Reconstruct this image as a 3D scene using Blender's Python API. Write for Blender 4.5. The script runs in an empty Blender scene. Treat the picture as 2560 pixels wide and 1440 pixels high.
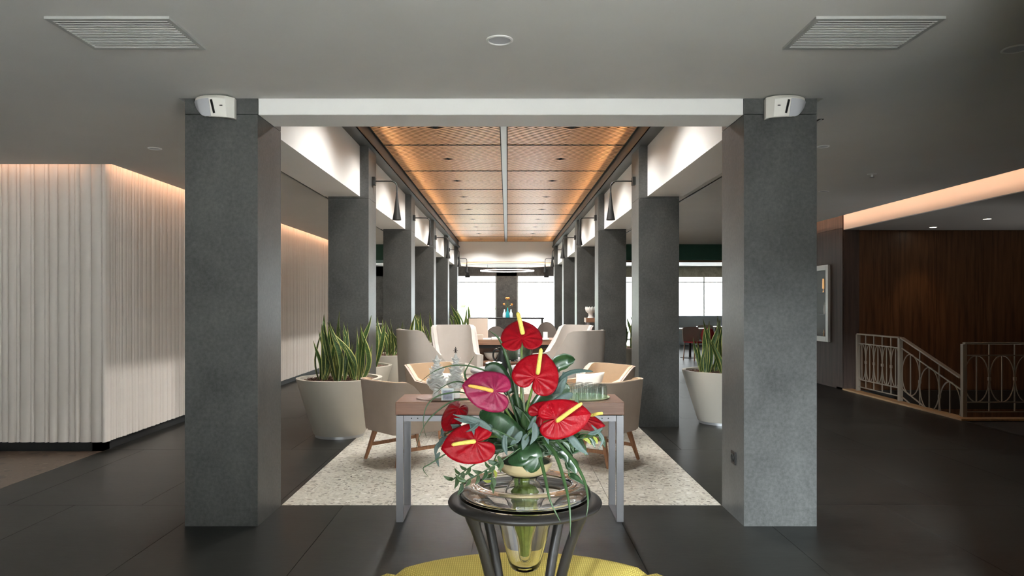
import bpy, bmesh, math, random
from mathutils import Vector, Matrix
random.seed(7)
scene = bpy.context.scene
COL = scene.collection
PI = math.pi

# ---------------------------------------------------------------- camera
F_PX, CX, CY, CAMX, CAMZ = 1780.0, 1268.0, 757.0, 0.04, 1.40
cam_d = bpy.data.cameras.new('camera')
cam_d.sensor_width = 36.0
cam_d.lens = F_PX / 2560.0 * 36.0
cam_d.shift_x = (1280.0 - CX) / 2560.0
cam_d.shift_y = (CY - 720.0) / 2560.0
cam_d.clip_start = 0.05
cam = bpy.data.objects.new('camera', cam_d)
cam.location = (CAMX, 0, CAMZ)
cam.rotation_euler = (PI / 2, 0, 0)
COL.objects.link(cam)
scene.camera = cam
scene.view_settings.view_transform = 'Standard'
scene.view_settings.look = 'None'
scene.view_settings.gamma = 1.0
scene.view_settings.use_curve_mapping = False
scene.view_settings.exposure = 0.98
scene.cycles.max_bounces = 16
scene.cycles.transmission_bounces = 16
scene.cycles.transparent_max_bounces = 48

# ---------------------------------------------------------------- world and large lights
world = bpy.data.worlds.new('overcast_sky')
scene.world = world
world.use_nodes = True
bg = world.node_tree.nodes['Background']
bg.inputs[0].default_value = (0.97, 0.985, 1.0, 1)
bg.inputs[1].default_value = 4.0

def light(name, kind, loc, energy, color=(1, 1, 1), rot=(0, 0, 0), target=None, **kw):
    d = bpy.data.lights.new(name, kind)
    d.energy = energy
    d.color = color
    portal = kw.pop('portal', False)
    for k, v in kw.items():
        setattr(d, k, v)
    o = bpy.data.objects.new(name, d)
    o.location = loc
    if target is not None:
        v = Vector(target) - Vector(loc)
        o.rotation_euler = v.to_track_quat('-Z', 'Y').to_euler()
    else:
        o.rotation_euler = rot
    COL.objects.link(o)
    if portal:
        d.cycles.is_portal = True
    return o

WARM = (1.0, 0.55, 0.34)
# portals guide the sky light through the glazing
light('portal_entrance', 'AREA', (-0.1, -3.55, 1.3), 1, shape='RECTANGLE', size=3.0, size_y=2.6, target=(-0.1, 0, 1.3), portal=True)
light('portal_far', 'AREA', (0.0, 26.9, 1.25), 1, shape='RECTANGLE', size=18.0, size_y=2.5, target=(0.0, 0, 1.25), portal=True)
# sunlit forecourt outside the entrance behind the camera
light('sun', 'SUN', (0, -20, 20), 44, (1.0, 0.96, 0.90), target=(0, -8.5, 0), angle=math.radians(1))
# unseen area light added outside the entrance to brighten the front right column
light('right_column_fill', 'AREA', (-3.75, -9.5, 4.7), 18000, (0.88, 0.94, 1.0), shape='RECTANGLE', size=1.5, size_y=3.0, target=(1.2, 3.0, 0.4))
# warm cove strips
light('cove_strip_left_front', 'AREA', (-5.4, 6.60, 2.80), 1.6, WARM, shape='RECTANGLE', size=3.0, size_y=0.03, target=(-5.4, 6.70, 2.5))
light('cove_strip_left_aisle', 'AREA', (-3.64, 11.8, 2.80), 10, WARM, shape='RECTANGLE', size=10.2, size_y=0.03, target=(-3.74, 11.8, 2.5))
light('cove_strip_right', 'AREA', (4.88, 9.0, 2.826), 22, WARM, shape='RECTANGLE', size=13.0, size_y=0.02, target=(5.6, 9.0, 2.826))

for s_ in (-1, 1):
    # unseen warm strips added in the side rails to brighten the timber ceiling
    light('rail_fill', 'AREA', (s_ * 1.497, 13.8, 3.182), 42, (1.0, 0.82, 0.60), shape='RECTANGLE', size=17.6, size_y=0.02, target=(s_ * 0.2, 13.8, 3.48), spread=math.radians(100))

# ---------------------------------------------------------------- helpers
def P(px, py, d):
    """world point seen at photo pixel (px, py) at depth d metres"""
    return Vector((CAMX + (px - CX) * d / F_PX, d, CAMZ - (py - CY) * d / F_PX))

def tag(o, label=None, cat=None, group=None, kind=None):
    if label: o['label'] = label
    if cat: o['category'] = cat
    if group: o['group'] = group
    if kind: o['kind'] = kind
    return o

def thing(name, label, cat, loc=(0, 0, 0), rz=0.0, group=None):
    o = bpy.data.objects.new(name, None)
    o.empty_display_size = 0.1
    o.location = loc
    o.rotation_euler = (0, 0, rz)
    COL.objects.link(o)
    return tag(o, label, cat, group)

def inst(name, me, parent=None, loc=(0, 0, 0), rot=(0, 0, 0), scale=(1, 1, 1)):
    o = bpy.data.objects.new(name, me)
    o.location = loc
    o.rotation_euler = rot
    o.scale = scale
    COL.objects.link(o)
    o.parent = parent
    return o

class MB:
    def __init__(self):
        self.v, self.f, self.uv = [], [], {}
    def add(self, verts, faces):
        b = len(self.v)
        self.v += [tuple(v) for v in verts]
        self.f += [tuple(i + b for i in f) for f in faces]
        return b
    def box(self, x0, x1, y0, y1, z0, z1):
        vs = [(x, y, z) for z in (z0, z1) for y in (y0, y1) for x in (x0, x1)]
        self.add(vs, [(0, 2, 3, 1), (4, 5, 7, 6), (0, 1, 5, 4), (2, 6, 7, 3), (0, 4, 6, 2), (1, 3, 7, 5)])
        return self
    def prism(self, poly, z0, z1, axis='z'):
        """extrude a 2D polygon; axis z: (x,y)->z ; x: (y,z)->x ; y: (x,z)->y"""
        n = len(poly)
        def mk(p, h):
            if axis == 'z': return (p[0], p[1], h)
            if axis == 'x': return (h, p[0], p[1])
            return (p[0], h, p[1])
        vs = [mk(p, z0) for p in poly] + [mk(p, z1) for p in poly]
        fs = [tuple(range(n - 1, -1, -1)), tuple(range(n, 2 * n))]
        fs += [(i, (i + 1) % n, n + (i + 1) % n, n + i) for i in range(n)]
        self.add(vs, fs)
        return self
    def lathe(self, prof, n=32, c=(0, 0, 0), close=False, a0=0.0, a1=2 * PI, wob=None):
        """prof: list of (r,z). close joins last to first"""
        full = abs(a1 - a0 - 2 * PI) < 1e-6
        m = n if full else n + 1
        vs = []
        for r, z in prof:
            for k in range(m):
                a = a0 + (a1 - a0) * k / n
                rr, zz = (r, z) if wob is None else wob(r, z, a)
                vs.append((c[0] + rr * math.cos(a), c[1] + rr * math.sin(a), c[2] + zz))
        fs = []
        L = len(prof)
        for i in range(L if close else L - 1):
            j = (i + 1) % L
            for k in range(n):
                k2 = (k + 1) % m
                fs.append((i * m + k, i * m + k2, j * m + k2, j * m + k))
        self.add(vs, fs)
        return self
    def tube(self, pts, rad, n=8, flat=1.0, up=None, cap=True):
        pts = [Vector(p) for p in pts]
        if not hasattr(rad, '__len__'): rad = [rad] * len(pts)
        nrm = None
        rings = []
        for i, p in enumerate(pts):
            t = (pts[min(i + 1, len(pts) - 1)] - pts[max(i - 1, 0)]).normalized()
            if nrm is None:
                a = Vector(up) if up is not None else (Vector((0, 0, 1)) if abs(t.z) < 0.9 else Vector((1, 0, 0)))
                nrm = (a - t * a.dot(t)).normalized()
            else:
                nrm = (nrm - t * nrm.dot(t)).normalized()
            b = t.cross(nrm)
            rings.append([p + (nrm * (math.cos(2 * PI * k / n) * flat) + b * math.sin(2 * PI * k / n)) * rad[i] for k in range(n)])
        vs = [v for r in rings for v in r]
        fs = []
        for i in range(len(pts) - 1):
            for k in range(n):
                k2 = (k + 1) % n
                fs.append((i * n + k, i * n + k2, (i + 1) * n + k2, (i + 1) * n + k))
        if cap:
            fs.append(tuple(range(n - 1, -1, -1)))
            fs.append(tuple((len(pts) - 1) * n + k for k in range(n)))
        self.add(vs, fs)
        return self
    def bar(self, a, b, w, h=None, up=(0, 0, 1)):
        """rectangular bar between two points"""
        h = h or w
        a, b = Vector(a), Vector(b)
        t = (b - a).normalized()
        u = Vector(up)
        if abs(t.dot(u)) > 0.99: u = Vector((0, 1, 0))
        s = t.cross(u).normalized()
        u = s.cross(t).normalized()
        vs = []
        for p in (a, b):
            for (i, j) in ((-1, -1), (1, -1), (1, 1), (-1, 1)):
                vs.append(p + s * (i * w / 2) + u * (j * h / 2))
        self.add(vs, [(3, 2, 1, 0), (4, 5, 6, 7), (0, 1, 5, 4), (1, 2, 6, 5), (2, 3, 7, 6), (3, 0, 4, 7)])
        return self
    def mesh(self, name, mat=None, smooth=False, fix=True):
        me = bpy.data.meshes.new(name)
        me.from_pydata(self.v, [], self.f)
        if fix:
            bm = bmesh.new(); bm.from_mesh(me)
            bmesh.ops.recalc_face_normals(bm, faces=bm.faces)
            bm.to_mesh(me); bm.free()
        if mat: me.materials.append(mat)
        if smooth:
            me.polygons.foreach_set('use_smooth', [True] * len(me.polygons))
            if smooth != 'all':
                try: me.set_sharp_from_angle(angle=math.radians(smooth if smooth is not True else 40))
                except Exception: pass
        me.update()
        return me
    def build(self, name, mat, parent=None, smooth=False, loc=(0, 0, 0), rot=(0, 0, 0), bevel=0.0, seg=2, fix=True):
        o = inst(name, self.mesh(name, mat, smooth, fix), parent, loc, rot)
        if bevel:
            m = o.modifiers.new('bevel', 'BEVEL')
            m.width = bevel; m.segments = seg; m.limit_method = 'ANGLE'
            m.angle_limit = math.radians(40)
        return o

def struct(o):
    o['kind'] = 'structure'
    return o

def cr(pts, n=6):
    """Catmull-Rom through points"""
    pts = [Vector(p) for p in pts]
    out = []
    for i in range(len(pts) - 1):
        p0 = pts[max(i - 1, 0)]; p1 = pts[i]; p2 = pts[i + 1]; p3 = pts[min(i + 2, len(pts) - 1)]
        for k in range(n):
            t = k / n
            out.append(0.5 * ((2 * p1) + (p2 - p0) * t + (2 * p0 - 5 * p1 + 4 * p2 - p3) * t * t + (3 * p1 - p0 - 3 * p2 + p3) * t ** 3))
    out.append(pts[-1])
    return out

# ---------------------------------------------------------------- materials
def new_mat(name):
    m = bpy.data.materials.new(name)
    m.use_nodes = True
    nt = m.node_tree
    return m, nt, nt.nodes['Principled BSDF']

def N(nt, kind, **kw):
    n = nt.nodes.new(kind)
    for k, v in kw.items():
        if k in n.inputs.keys() if isinstance(k, str) else False:
            n.inputs[k].default_value = v
        else:
            setattr(n, k, v)
    return n

def plain(name, col, rough=0.5, metal=0.0, spec=0.5, noise=0.0, nscale=8.0, bump=0.0, bscale=60.0, trans=0.0, ior=1.45, coat=0.0, coord='Object', stretch=None, sss=0.0, sheen=0.0):
    m, nt, b = new_mat(name)
    b.inputs['Roughness'].default_value = rough
    b.inputs['Metallic'].default_value = metal
    b.inputs['Specular IOR Level'].default_value = spec
    b.inputs['Transmission Weight'].default_value = trans
    b.inputs['IOR'].default_value = ior
    b.inputs['Coat Weight'].default_value = coat
    if coat: b.inputs['Coat Roughness'].default_value = 0.12
    if sheen: b.inputs['Sheen Weight'].default_value = sheen
    b.inputs['Base Color'].default_value = (*col, 1)
    if noise or bump:
        tc = nt.nodes.new('ShaderNodeTexCoord')
        mp = nt.nodes.new('ShaderNodeMapping')
        nt.links.new(tc.outputs[coord], mp.inputs[0])
        if stretch: mp.inputs['Scale'].default_value = stretch
    if noise:
        nz = nt.nodes.new('ShaderNodeTexNoise')
        nz.inputs['Scale'].default_value = nscale
        nz.inputs['Detail'].default_value = 6
        nz.inputs['Roughness'].default_value = 0.62
        nt.links.new(mp.outputs[0], nz.inputs[0])
        rp = nt.nodes.new('ShaderNodeValToRGB')
        rp.color_ramp.elements[0].position = 0.28
        rp.color_ramp.elements[1].position = 0.72
        rp.color_ramp.elements[0].color = (*[c * (1 - noise) for c in col], 1)
        rp.color_ramp.elements[1].color = (*[min(1, c * (1 + noise)) for c in col], 1)
        nt.links.new(nz.outputs[0], rp.inputs[0])
        nt.links.new(rp.outputs[0], b.inputs['Base Color'])
    if bump:
        bz = nt.nodes.new('ShaderNodeTexNoise')
        bz.inputs['Scale'].default_value = bscale
        bz.inputs['Detail'].default_value = 3
        nt.links.new(mp.outputs[0], bz.inputs[0])
        bp = nt.nodes.new('ShaderNodeBump')
        bp.inputs['Strength'].default_value = bump
        bp.inputs['Distance'].default_value = 0.01
        nt.links.new(bz.outputs[0], bp.inputs['Height'])
        nt.links.new(bp.outputs[0], b.inputs['Normal'])
    return m

def emit(name, col, strength):
    m, nt, b = new_mat(name)
    b.inputs['Base Color'].default_value = (*col, 1)
    b.inputs['Emission Color'].default_value = (*col, 1)
    b.inputs['Emission Strength'].default_value = strength
    return m

def wood(name, c1, c2, rough=0.4, scale=1.0, axis='x', coat=0.0, bump=0.05):
    """long-grained wood; grain runs along the given local axis"""
    m, nt, b = new_mat(name)
    tc = nt.nodes.new('ShaderNodeTexCoord')
    mp = nt.nodes.new('ShaderNodeMapping')
    s = {'x': (0.9, 16, 16), 'y': (16, 0.9, 16), 'z': (16, 16, 0.9)}[axis]
    mp.inputs['Scale'].default_value = [v * scale for v in s]
    nt.links.new(tc.outputs['Object'], mp.inputs[0])
    nz = nt.nodes.new('ShaderNodeTexNoise')
    nz.inputs['Scale'].default_value = 2.2
    nz.inputs['Detail'].default_value = 7
    nz.inputs['Roughness'].default_value = 0.6
    nz.inputs['Distortion'].default_value = 0.4
    nt.links.new(mp.outputs[0], nz.inputs[0])
    rp = nt.nodes.new('ShaderNodeValToRGB')
    rp.color_ramp.elements[0].position = 0.33
    rp.color_ramp.elements[1].position = 0.68
    rp.color_ramp.elements[0].color = (*c1, 1)
    rp.color_ramp.elements[1].color = (*c2, 1)
    nt.links.new(nz.outputs[0], rp.inputs[0])
    nt.links.new(rp.outputs[0], b.inputs['Base Color'])
    b.inputs['Roughness'].default_value = rough
    b.inputs['Coat Weight'].default_value = coat
    b.inputs['Coat Roughness'].default_value = 0.2
    bp = nt.nodes.new('ShaderNodeBump')
    bp.inputs['Strength'].default_value = bump
    bp.inputs['Distance'].default_value = 0.01
    nt.links.new(nz.outputs[0], bp.inputs['Height'])
    nt.links.new(bp.outputs[0], b.inputs['Normal'])
    return m

def stone(name, dark, lite, rough, scale=2.2, fine=38.0, bump=0.06, coord='Object', stretch=(1, 1, 1), spec=0.5):
    """mottled large-format stone slab"""
    m, nt, b = new_mat(name)
    tc = nt.nodes.new('ShaderNodeTexCoord')
    ge = nt.nodes.new('ShaderNodeNewGeometry')
    mp = nt.nodes.new('ShaderNodeMapping')
    mp.inputs['Scale'].default_value = stretch
    nt.links.new(ge.outputs['Position'] if coord == 'World' else tc.outputs[coord], mp.inputs[0])
    n1 = nt.nodes.new('ShaderNodeTexNoise'); n1.inputs['Scale'].default_value = scale; n1.inputs['Detail'].default_value = 8; n1.inputs['Roughness'].default_value = 0.66; n1.inputs['Distortion'].default_value = 0.5
    n2 = nt.nodes.new('ShaderNodeTexNoise'); n2.inputs['Scale'].default_value = fine; n2.inputs['Detail'].default_value = 5; n2.inputs['Roughness'].default_value = 0.7
    nt.links.new(mp.outputs[0], n1.inputs[0]); nt.links.new(mp.outputs[0], n2.inputs[0])
    mx = nt.nodes.new('ShaderNodeMix'); mx.data_type = 'FLOAT'; mx.inputs[0].default_value = 0.45
    nt.links.new(n1.outputs[0], mx.inputs[2]); nt.links.new(n2.outputs[0], mx.inputs[3])
    rp = nt.nodes.new('ShaderNodeValToRGB')
    rp.color_ramp.elements[0].position = 0.34
    rp.color_ramp.elements[1].position = 0.66
    rp.color_ramp.elements[0].color = (*dark, 1)
    rp.color_ramp.elements[1].color = (*lite, 1)
    nt.links.new(mx.outputs[0], rp.inputs[0])
    nt.links.new(rp.outputs[0], b.inputs['Base Color'])
    b.inputs['Roughness'].default_value = rough
    b.inputs['Specular IOR Level'].default_value = spec
    bp = nt.nodes.new('ShaderNodeBump'); bp.inputs['Strength'].default_value = bump; bp.inputs['Distance'].default_value = 0.01
    nt.links.new(n2.outputs[0], bp.inputs['Height'])
    nt.links.new(bp.outputs[0], b.inputs['Normal'])
    return m

def terrazzo(name, base, chips, rough=0.35):
    m, nt, b = new_mat(name)
    ge = nt.nodes.new('ShaderNodeNewGeometry')
    nz = nt.nodes.new('ShaderNodeTexNoise'); nz.inputs['Scale'].default_value = 9; nz.inputs['Detail'].default_value = 3
    nt.links.new(ge.outputs['Position'], nz.inputs[0])
    ad = nt.nodes.new('ShaderNodeVectorMath'); ad.operation = 'MULTIPLY_ADD'
    ad.inputs[1].default_value = (0.09, 0.09, 0)
    nt.links.new(nz.outputs['Color'], ad.inputs[0]); nt.links.new(ge.outputs['Position'], ad.inputs[2])
    last = None
    # fine pale and mid chips
    fz = nt.nodes.new('ShaderNodeTexVoronoi'); fz.inputs['Scale'].default_value = 55
    nt.links.new(ad.outputs[0], fz.inputs[0])
    rp = nt.nodes.new('ShaderNodeValToRGB')
    els = rp.color_ramp.elements
    els[0].position = 0.0; els[0].color = (base[0] * 0.62, base[1] * 0.62, base[2] * 0.6, 1)
    els[1].position = 1.0; els[1].color = (min(1, base[0] * 1.3), min(1, base[1] * 1.3), min(1, base[2] * 1.3), 1)
    e = els.new(0.3); e.color = (*base, 1)
    e = els.new(0.75); e.color = (base[0] * 1.08, base[1] * 1.08, base[2] * 1.06, 1)
    nt.links.new(fz.outputs['Color'], rp.inputs[0])
    last = rp.outputs[0]
    for sc, th, lo, hi, c in chips:
        vo = nt.nodes.new('ShaderNodeTexVoronoi'); vo.inputs['Scale'].default_value = sc; vo.inputs['Randomness'].default_value = 1.0
        nt.links.new(ad.outputs[0], vo.inputs[0])
        sep = nt.nodes.new('ShaderNodeSeparateColor'); nt.links.new(vo.outputs['Color'], sep.inputs[0])
        # chip size varies per cell: distance < th * random
        mul = nt.nodes.new('ShaderNodeMath'); mul.operation = 'MULTIPLY'; mul.inputs[1].default_value = th
        nt.links.new(sep.outputs[1], mul.inputs[0])
        lt = nt.nodes.new('ShaderNodeMath'); lt.operation = 'LESS_THAN'
        nt.links.new(vo.outputs['Distance'], lt.inputs[0]); nt.links.new(mul.outputs[0], lt.inputs[1])
        g1 = nt.nodes.new('ShaderNodeMath'); g1.operation = 'LESS_THAN'; g1.inputs[1].default_value = hi
        nt.links.new(sep.outputs[0], g1.inputs[0])
        ml = nt.nodes.new('ShaderNodeMath'); ml.operation = 'MULTIPLY'
        nt.links.new(lt.outputs[0], ml.inputs[0]); nt.links.new(g1.outputs[0], ml.inputs[1])
        mx = nt.nodes.new('ShaderNodeMix'); mx.data_type = 'RGBA'
        nt.links.new(ml.outputs[0], mx.inputs[0]); nt.links.new(last, mx.inputs[6]); mx.inputs[7].default_value = (*c, 1)
        last = mx.outputs[2]
    nt.links.new(last, b.inputs['Base Color'])
    b.inputs['Roughness'].default_value = rough
    return m

def leaf_mat(name, mid, margin, edge=0.78, rough=0.4, band=0.25):
    """leaf with coloured margins, by its own UV across the blade"""
    m, nt, b = new_mat(name)
    uv = nt.nodes.new('ShaderNodeUVMap'); uv.uv_map = 'UVMap'
    sp = nt.nodes.new('ShaderNodeSeparateXYZ'); nt.links.new(uv.outputs[0], sp.inputs[0])
    ab = nt.nodes.new('ShaderNodeMath'); ab.operation = 'SUBTRACT'; ab.inputs[1].default_value = 0.5
    nt.links.new(sp.outputs[0], ab.inputs[0])
    a2 = nt.nodes.new('ShaderNodeMath'); a2.operation = 'ABSOLUTE'; nt.links.new(ab.outputs[0], a2.inputs[0])
    gt = nt.nodes.new('ShaderNodeMath'); gt.operation = 'GREATER_THAN'; gt.inputs[1].default_value = edge * 0.5
    nt.links.new(a2.outputs[0], gt.inputs[0])
    wv = nt.nodes.new('ShaderNodeTexNoise'); wv.inputs['Scale'].default_value = 1.0; wv.inputs['Detail'].default_value = 4
    mp = nt.nodes.new('ShaderNodeMapping'); mp.inputs['Scale'].default_value = (3, 40, 1)
    nt.links.new(uv.outputs[0], mp.inputs[0]); nt.links.new(mp.outputs[0], wv.inputs[0])
    rp = nt.nodes.new('ShaderNodeValToRGB')
    rp.color_ramp.elements[0].position = 0.35; rp.color_ramp.elements[1].position = 0.65
    rp.color_ramp.elements[0].color = (*[c * (1 - band) for c in mid], 1)
    rp.color_ramp.elements[1].color = (*[c * (1 + band) for c in mid], 1)
    nt.links.new(wv.outputs[0], rp.inputs[0])
    mx = nt.nodes.new('ShaderNodeMix'); mx.data_type = 'RGBA'
    nt.links.new(gt.outputs[0], mx.inputs[0]); nt.links.new(rp.outputs[0], mx.inputs[6]); mx.inputs[7].default_value = (*margin, 1)
    nt.links.new(mx.outputs[2], b.inputs['Base Color'])
    b.inputs['Roughness'].default_value = rough
    return m

M = {}
M['column'] = stone('column_stone', (0.030, 0.031, 0.029), (0.102, 0.103, 0.097), 0.42, 1.7, 44, 0.05)
M['tile'] = stone('dark_floor_tile', (0.008, 0.008, 0.0068), (0.026, 0.026, 0.023), 0.36, 1.6, 22, 0.03, 'World', (0.5, 1.6, 1), 0.22)
M['grout'] = plain('dark_grout', (0.03, 0.03, 0.028), 0.8)
M['terrazzo'] = terrazzo('beige_terrazzo', (0.50, 0.475, 0.415), [(52, 0.75, 0, 0.42, (0.40, 0.37, 0.30)), (34, 0.66, 0, 0.30, (0.28, 0.25, 0.20)), (17, 0.45, 0, 0.22, (0.26, 0.23, 0.19)), (46, 0.6, 0, 0.15, (0.12, 0.11, 0.09)), (28, 0.6, 0, 0.15, (0.66, 0.64, 0.58))])
M['brownfloor'] = terrazzo('brown_terrazzo', (0.13, 0.09, 0.065), [(12, 0.6, 0, 0.35, (0.06, 0.045, 0.035)), (20, 0.6, 0, 0.2, (0.22, 0.17, 0.13))])
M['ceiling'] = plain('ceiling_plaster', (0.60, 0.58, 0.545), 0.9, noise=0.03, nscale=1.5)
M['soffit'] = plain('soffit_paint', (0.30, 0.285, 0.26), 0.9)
M['white'] = plain('white_paint', (0.80, 0.785, 0.755), 0.75)
M['rib'] = plain('fluted_white_panel', (0.78, 0.715, 0.65), 0.62, noise=0.04, nscale=3)
M['plinth'] = plain('black_plinth', (0.02, 0.02, 0.02), 0.5)
M['rail'] = plain('anodised_rail', (0.060, 0.063, 0.062), 0.45, metal=0.3)
M['ctr_rail'] = plain('grey_centre_rail', (0.34, 0.35, 0.355), 0.4, metal=0.3)
M['slat'] = wood('slat_wood', (0.84, 0.38, 0.14), (0.98, 0.54, 0.24), 0.42, 1.2, 'x')
M['slat_web'] = plain('slat_side_shade', (0.11, 0.055, 0.03), 0.7)  # dark colour paints in the shade on slat sides and gaps
M['dark'] = plain('dark_void', (0.03, 0.022, 0.017), 0.8)
M['walnut'] = wood('walnut_panel', (0.055, 0.024, 0.010), (0.16, 0.075, 0.032), 0.38, 0.6, 'z', coat=0.1)
M['walnut_lite'] = wood('greyed_walnut_panel', (0.042, 0.028, 0.022), (0.080, 0.054, 0.043), 0.7, 0.6, 'z')
M['black_metal'] = plain('black_metal', (0.014, 0.012, 0.011), 0.45, spec=0.35)
M['lamp_metal'] = plain('dark_lamp_metal', (0.012, 0.012, 0.011), 0.5, metal=0.1)
M['steel'] = plain('brushed_steel', (0.30, 0.295, 0.31), 0.42, metal=0.6)
M['iron'] = plain('painted_iron', (0.30, 0.255, 0.20), 0.5, metal=0.2)
M['kerb'] = wood('oak_kerb', (0.36, 0.22, 0.10), (0.52, 0.34, 0.17), 0.5, 1, 'y')
M['grille'] = plain('grille_white', (0.74, 0.73, 0.70), 0.5)
M['grille_frame'] = plain('grille_frame_metal', (0.42, 0.42, 0.40), 0.45, metal=0.2)
M['spk'] = plain('speaker_white', (0.74, 0.71, 0.65), 0.5)
M['spk_grille'] = plain('speaker_grille', (0.50, 0.50, 0.52), 0.6)
M['desk'] = wood('table_wood', (0.20, 0.085, 0.045), (0.29, 0.135, 0.075), 0.36, 1.3, 'x', coat=0.1)
M['desk_dark'] = wood('brown_table_wood', (0.20, 0.10, 0.06), (0.32, 0.17, 0.10), 0.4, 1.2, 'x')
M['leg_wood'] = wood('chair_leg_wood', (0.26, 0.12, 0.06), (0.42, 0.21, 0.11), 0.4, 2, 'z')
M['taupe'] = plain('taupe_leather', (0.40, 0.32, 0.26), 0.55, noise=0.06, nscale=5, bump=0.02, bscale=180)
M['tan'] = plain('tan_leather', (0.56, 0.41, 0.275), 0.5, noise=0.06, nscale=6, bump=0.02, bscale=180)
M['linen'] = plain('light_linen', (0.40, 0.365, 0.33), 0.9, noise=0.05, nscale=4, bump=0.06, bscale=260)
M['linen_in'] = plain('pale_linen', (0.48, 0.44, 0.40), 0.9, noise=0.05, nscale=4, bump=0.06, bscale=260)
M['cushion'] = plain('cream_cotton', (0.80, 0.77, 0.70), 0.9, bump=0.05, bscale=120)
M['pot'] = plain('stone_grey_planter', (0.52, 0.485, 0.415), 0.5, noise=0.03, nscale=3)
M['pot_base'] = plain('planter_base_metal', (0.55, 0.56, 0.57), 0.35, metal=0.7)
M['soil'] = plain('dark_soil', (0.045, 0.028, 0.02), 0.95)
M['bark'] = plain('bark_mulch', (0.15, 0.075, 0.05), 0.9, noise=0.5, nscale=40)
M['snake'] = leaf_mat('snake_plant_leaf', (0.045, 0.095, 0.022), (0.46, 0.46, 0.15), 0.74, 0.4, 0.45)
M['red'] = plain('red_spathe', (0.20, 0.001, 0.005), 0.36, spec=0.16, noise=0.15, nscale=14, bump=0.45, bscale=42)
M['pinkred'] = plain('pink_red_spathe', (0.62, 0.05, 0.075), 0.3, noise=0.1, nscale=14, bump=0.25, bscale=70, coat=0.3)
M['magenta'] = plain('magenta_spathe', (0.165, 0.006, 0.034), 0.34, spec=0.3, noise=0.3, nscale=10, bump=0.5, bscale=40)
M['spadix'] = plain('yellow_spadix', (0.54, 0.42, 0.085), 0.6, bump=0.4, bscale=420)
M['spadix_o'] = plain('orange_yellow_spadix', (0.58, 0.31, 0.055), 0.6, bump=0.4, bscale=420)
M['stem'] = plain('green_stem', (0.13, 0.20, 0.045), 0.4)
M['leaf_dk'] = leaf_mat('dark_glossy_leaf', (0.014, 0.040, 0.013), (0.022, 0.058, 0.018), 0.95, 0.28, 0.3)
M['leaf_grey'] = leaf_mat('grey_green_leaf', (0.038, 0.066, 0.056), (0.055, 0.085, 0.073), 0.9, 0.55, 0.2)
M['leaf_mid'] = leaf_mat('ruscus_leaf', (0.024, 0.052, 0.014), (0.036, 0.07, 0.02), 0.95, 0.35, 0.4)
M['leaf_yel'] = leaf_mat('yellowing_leaf', (0.20, 0.22, 0.03), (0.28, 0.24, 0.04), 0.9, 0.4, 0.3)
M['grass'] = plain('grass_blade_green', (0.026, 0.058, 0.017), 0.4)
M['grass_pale'] = plain('grass_blade_pale', (0.15, 0.17, 0.10), 0.5)
M['glass'] = plain('clear_glass', (1, 1, 1), 0.0, trans=1.0, ior=1.45)

def thin_glass(name, ior=0.5, rough=0.02):
    m, nt, b = new_mat(name)
    nt.nodes.remove(b)
    out = nt.nodes['Material Output']
    tr = nt.nodes.new('ShaderNodeBsdfTransparent'); tr.inputs[0].default_value = (0.96, 0.98, 0.98, 1)
    gl = nt.nodes.new('ShaderNodeBsdfGlossy'); gl.inputs['Roughness'].default_value = rough
    lw = nt.nodes.new('ShaderNodeLayerWeight'); lw.inputs[0].default_value = 0.5
    pw = nt.nodes.new('ShaderNodeMath'); pw.operation = 'POWER'; pw.inputs[1].default_value = 3.5
    nt.links.new(lw.outputs['Facing'], pw.inputs[0])
    fr = nt.nodes.new('ShaderNodeMath'); fr.operation = 'MULTIPLY_ADD'; fr.inputs[1].default_value = ior; fr.inputs[2].default_value = 0.04
    nt.links.new(pw.outputs[0], fr.inputs[0])
    mx = nt.nodes.new('ShaderNodeMixShader')
    nt.links.new(fr.outputs[0], mx.inputs[0]); nt.links.new(tr.outputs[0], mx.inputs[1]); nt.links.new(gl.outputs[0], mx.inputs[2])
    nt.links.new(mx.outputs[0], out.inputs[0])
    return m
M['pane'] = thin_glass('window_glass')
M['tumbler_glass'] = thin_glass('tumbler_glass', 0.9, 0.14)
M['moss'] = plain('green_moss', (0.11, 0.16, 0.02), 0.8, noise=0.45, nscale=30, bump=0.5, bscale=50)
M['bowl_cream'] = plain('cream_ceramic', (0.36, 0.29, 0.165), 0.4, noise=0.06, nscale=6)
M['olive'] = plain('mustard_fabric', (0.47, 0.37, 0.085), 0.9)
M['porcelain'] = plain('white_porcelain', (0.80, 0.79, 0.76), 0.3)
M['paper'] = plain('white_paper', (0.82, 0.82, 0.82), 0.7)
M['print'] = plain('lilac_print', (0.42, 0.40, 0.50), 0.7, noise=0.4, nscale=60)
M['print_dark'] = plain('grey_print_text', (0.18, 0.17, 0.22), 0.7)
M['beige_board'] = plain('beige_board', (0.62, 0.52, 0.43), 0.7)
M['teal_glass'] = plain('teal_bottle', (0.02, 0.32, 0.36), 0.15)
M['pale_bottle'] = plain('pale_blue_bottle', (0.70, 0.80, 0.86), 0.2)
M['orange'] = plain('orange_petal', (0.75, 0.28, 0.06), 0.6)
M['wicker'] = plain('grey_wicker', (0.15, 0.125, 0.11), 0.7, bump=0.5, bscale=60)
M['green_bulk'] = plain('dark_green_paint', (0.02, 0.085, 0.06), 0.6)
M['stone_val'] = stone('rough_stone_valance', (0.16, 0.145, 0.10), (0.36, 0.33, 0.25), 0.8, 5, 30, 0.4)
M['pillar'] = stone('rough_stone_pillar', (0.09, 0.085, 0.08), (0.24, 0.225, 0.205), 0.8, 6, 24, 0.5)
M['pave'] = plain('pale_paving', (0.5, 0.5, 0.5), 0.9)
M['pale_blue'] = plain('pale_blue_counter', (0.55, 0.64, 0.70), 0.6)
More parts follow.
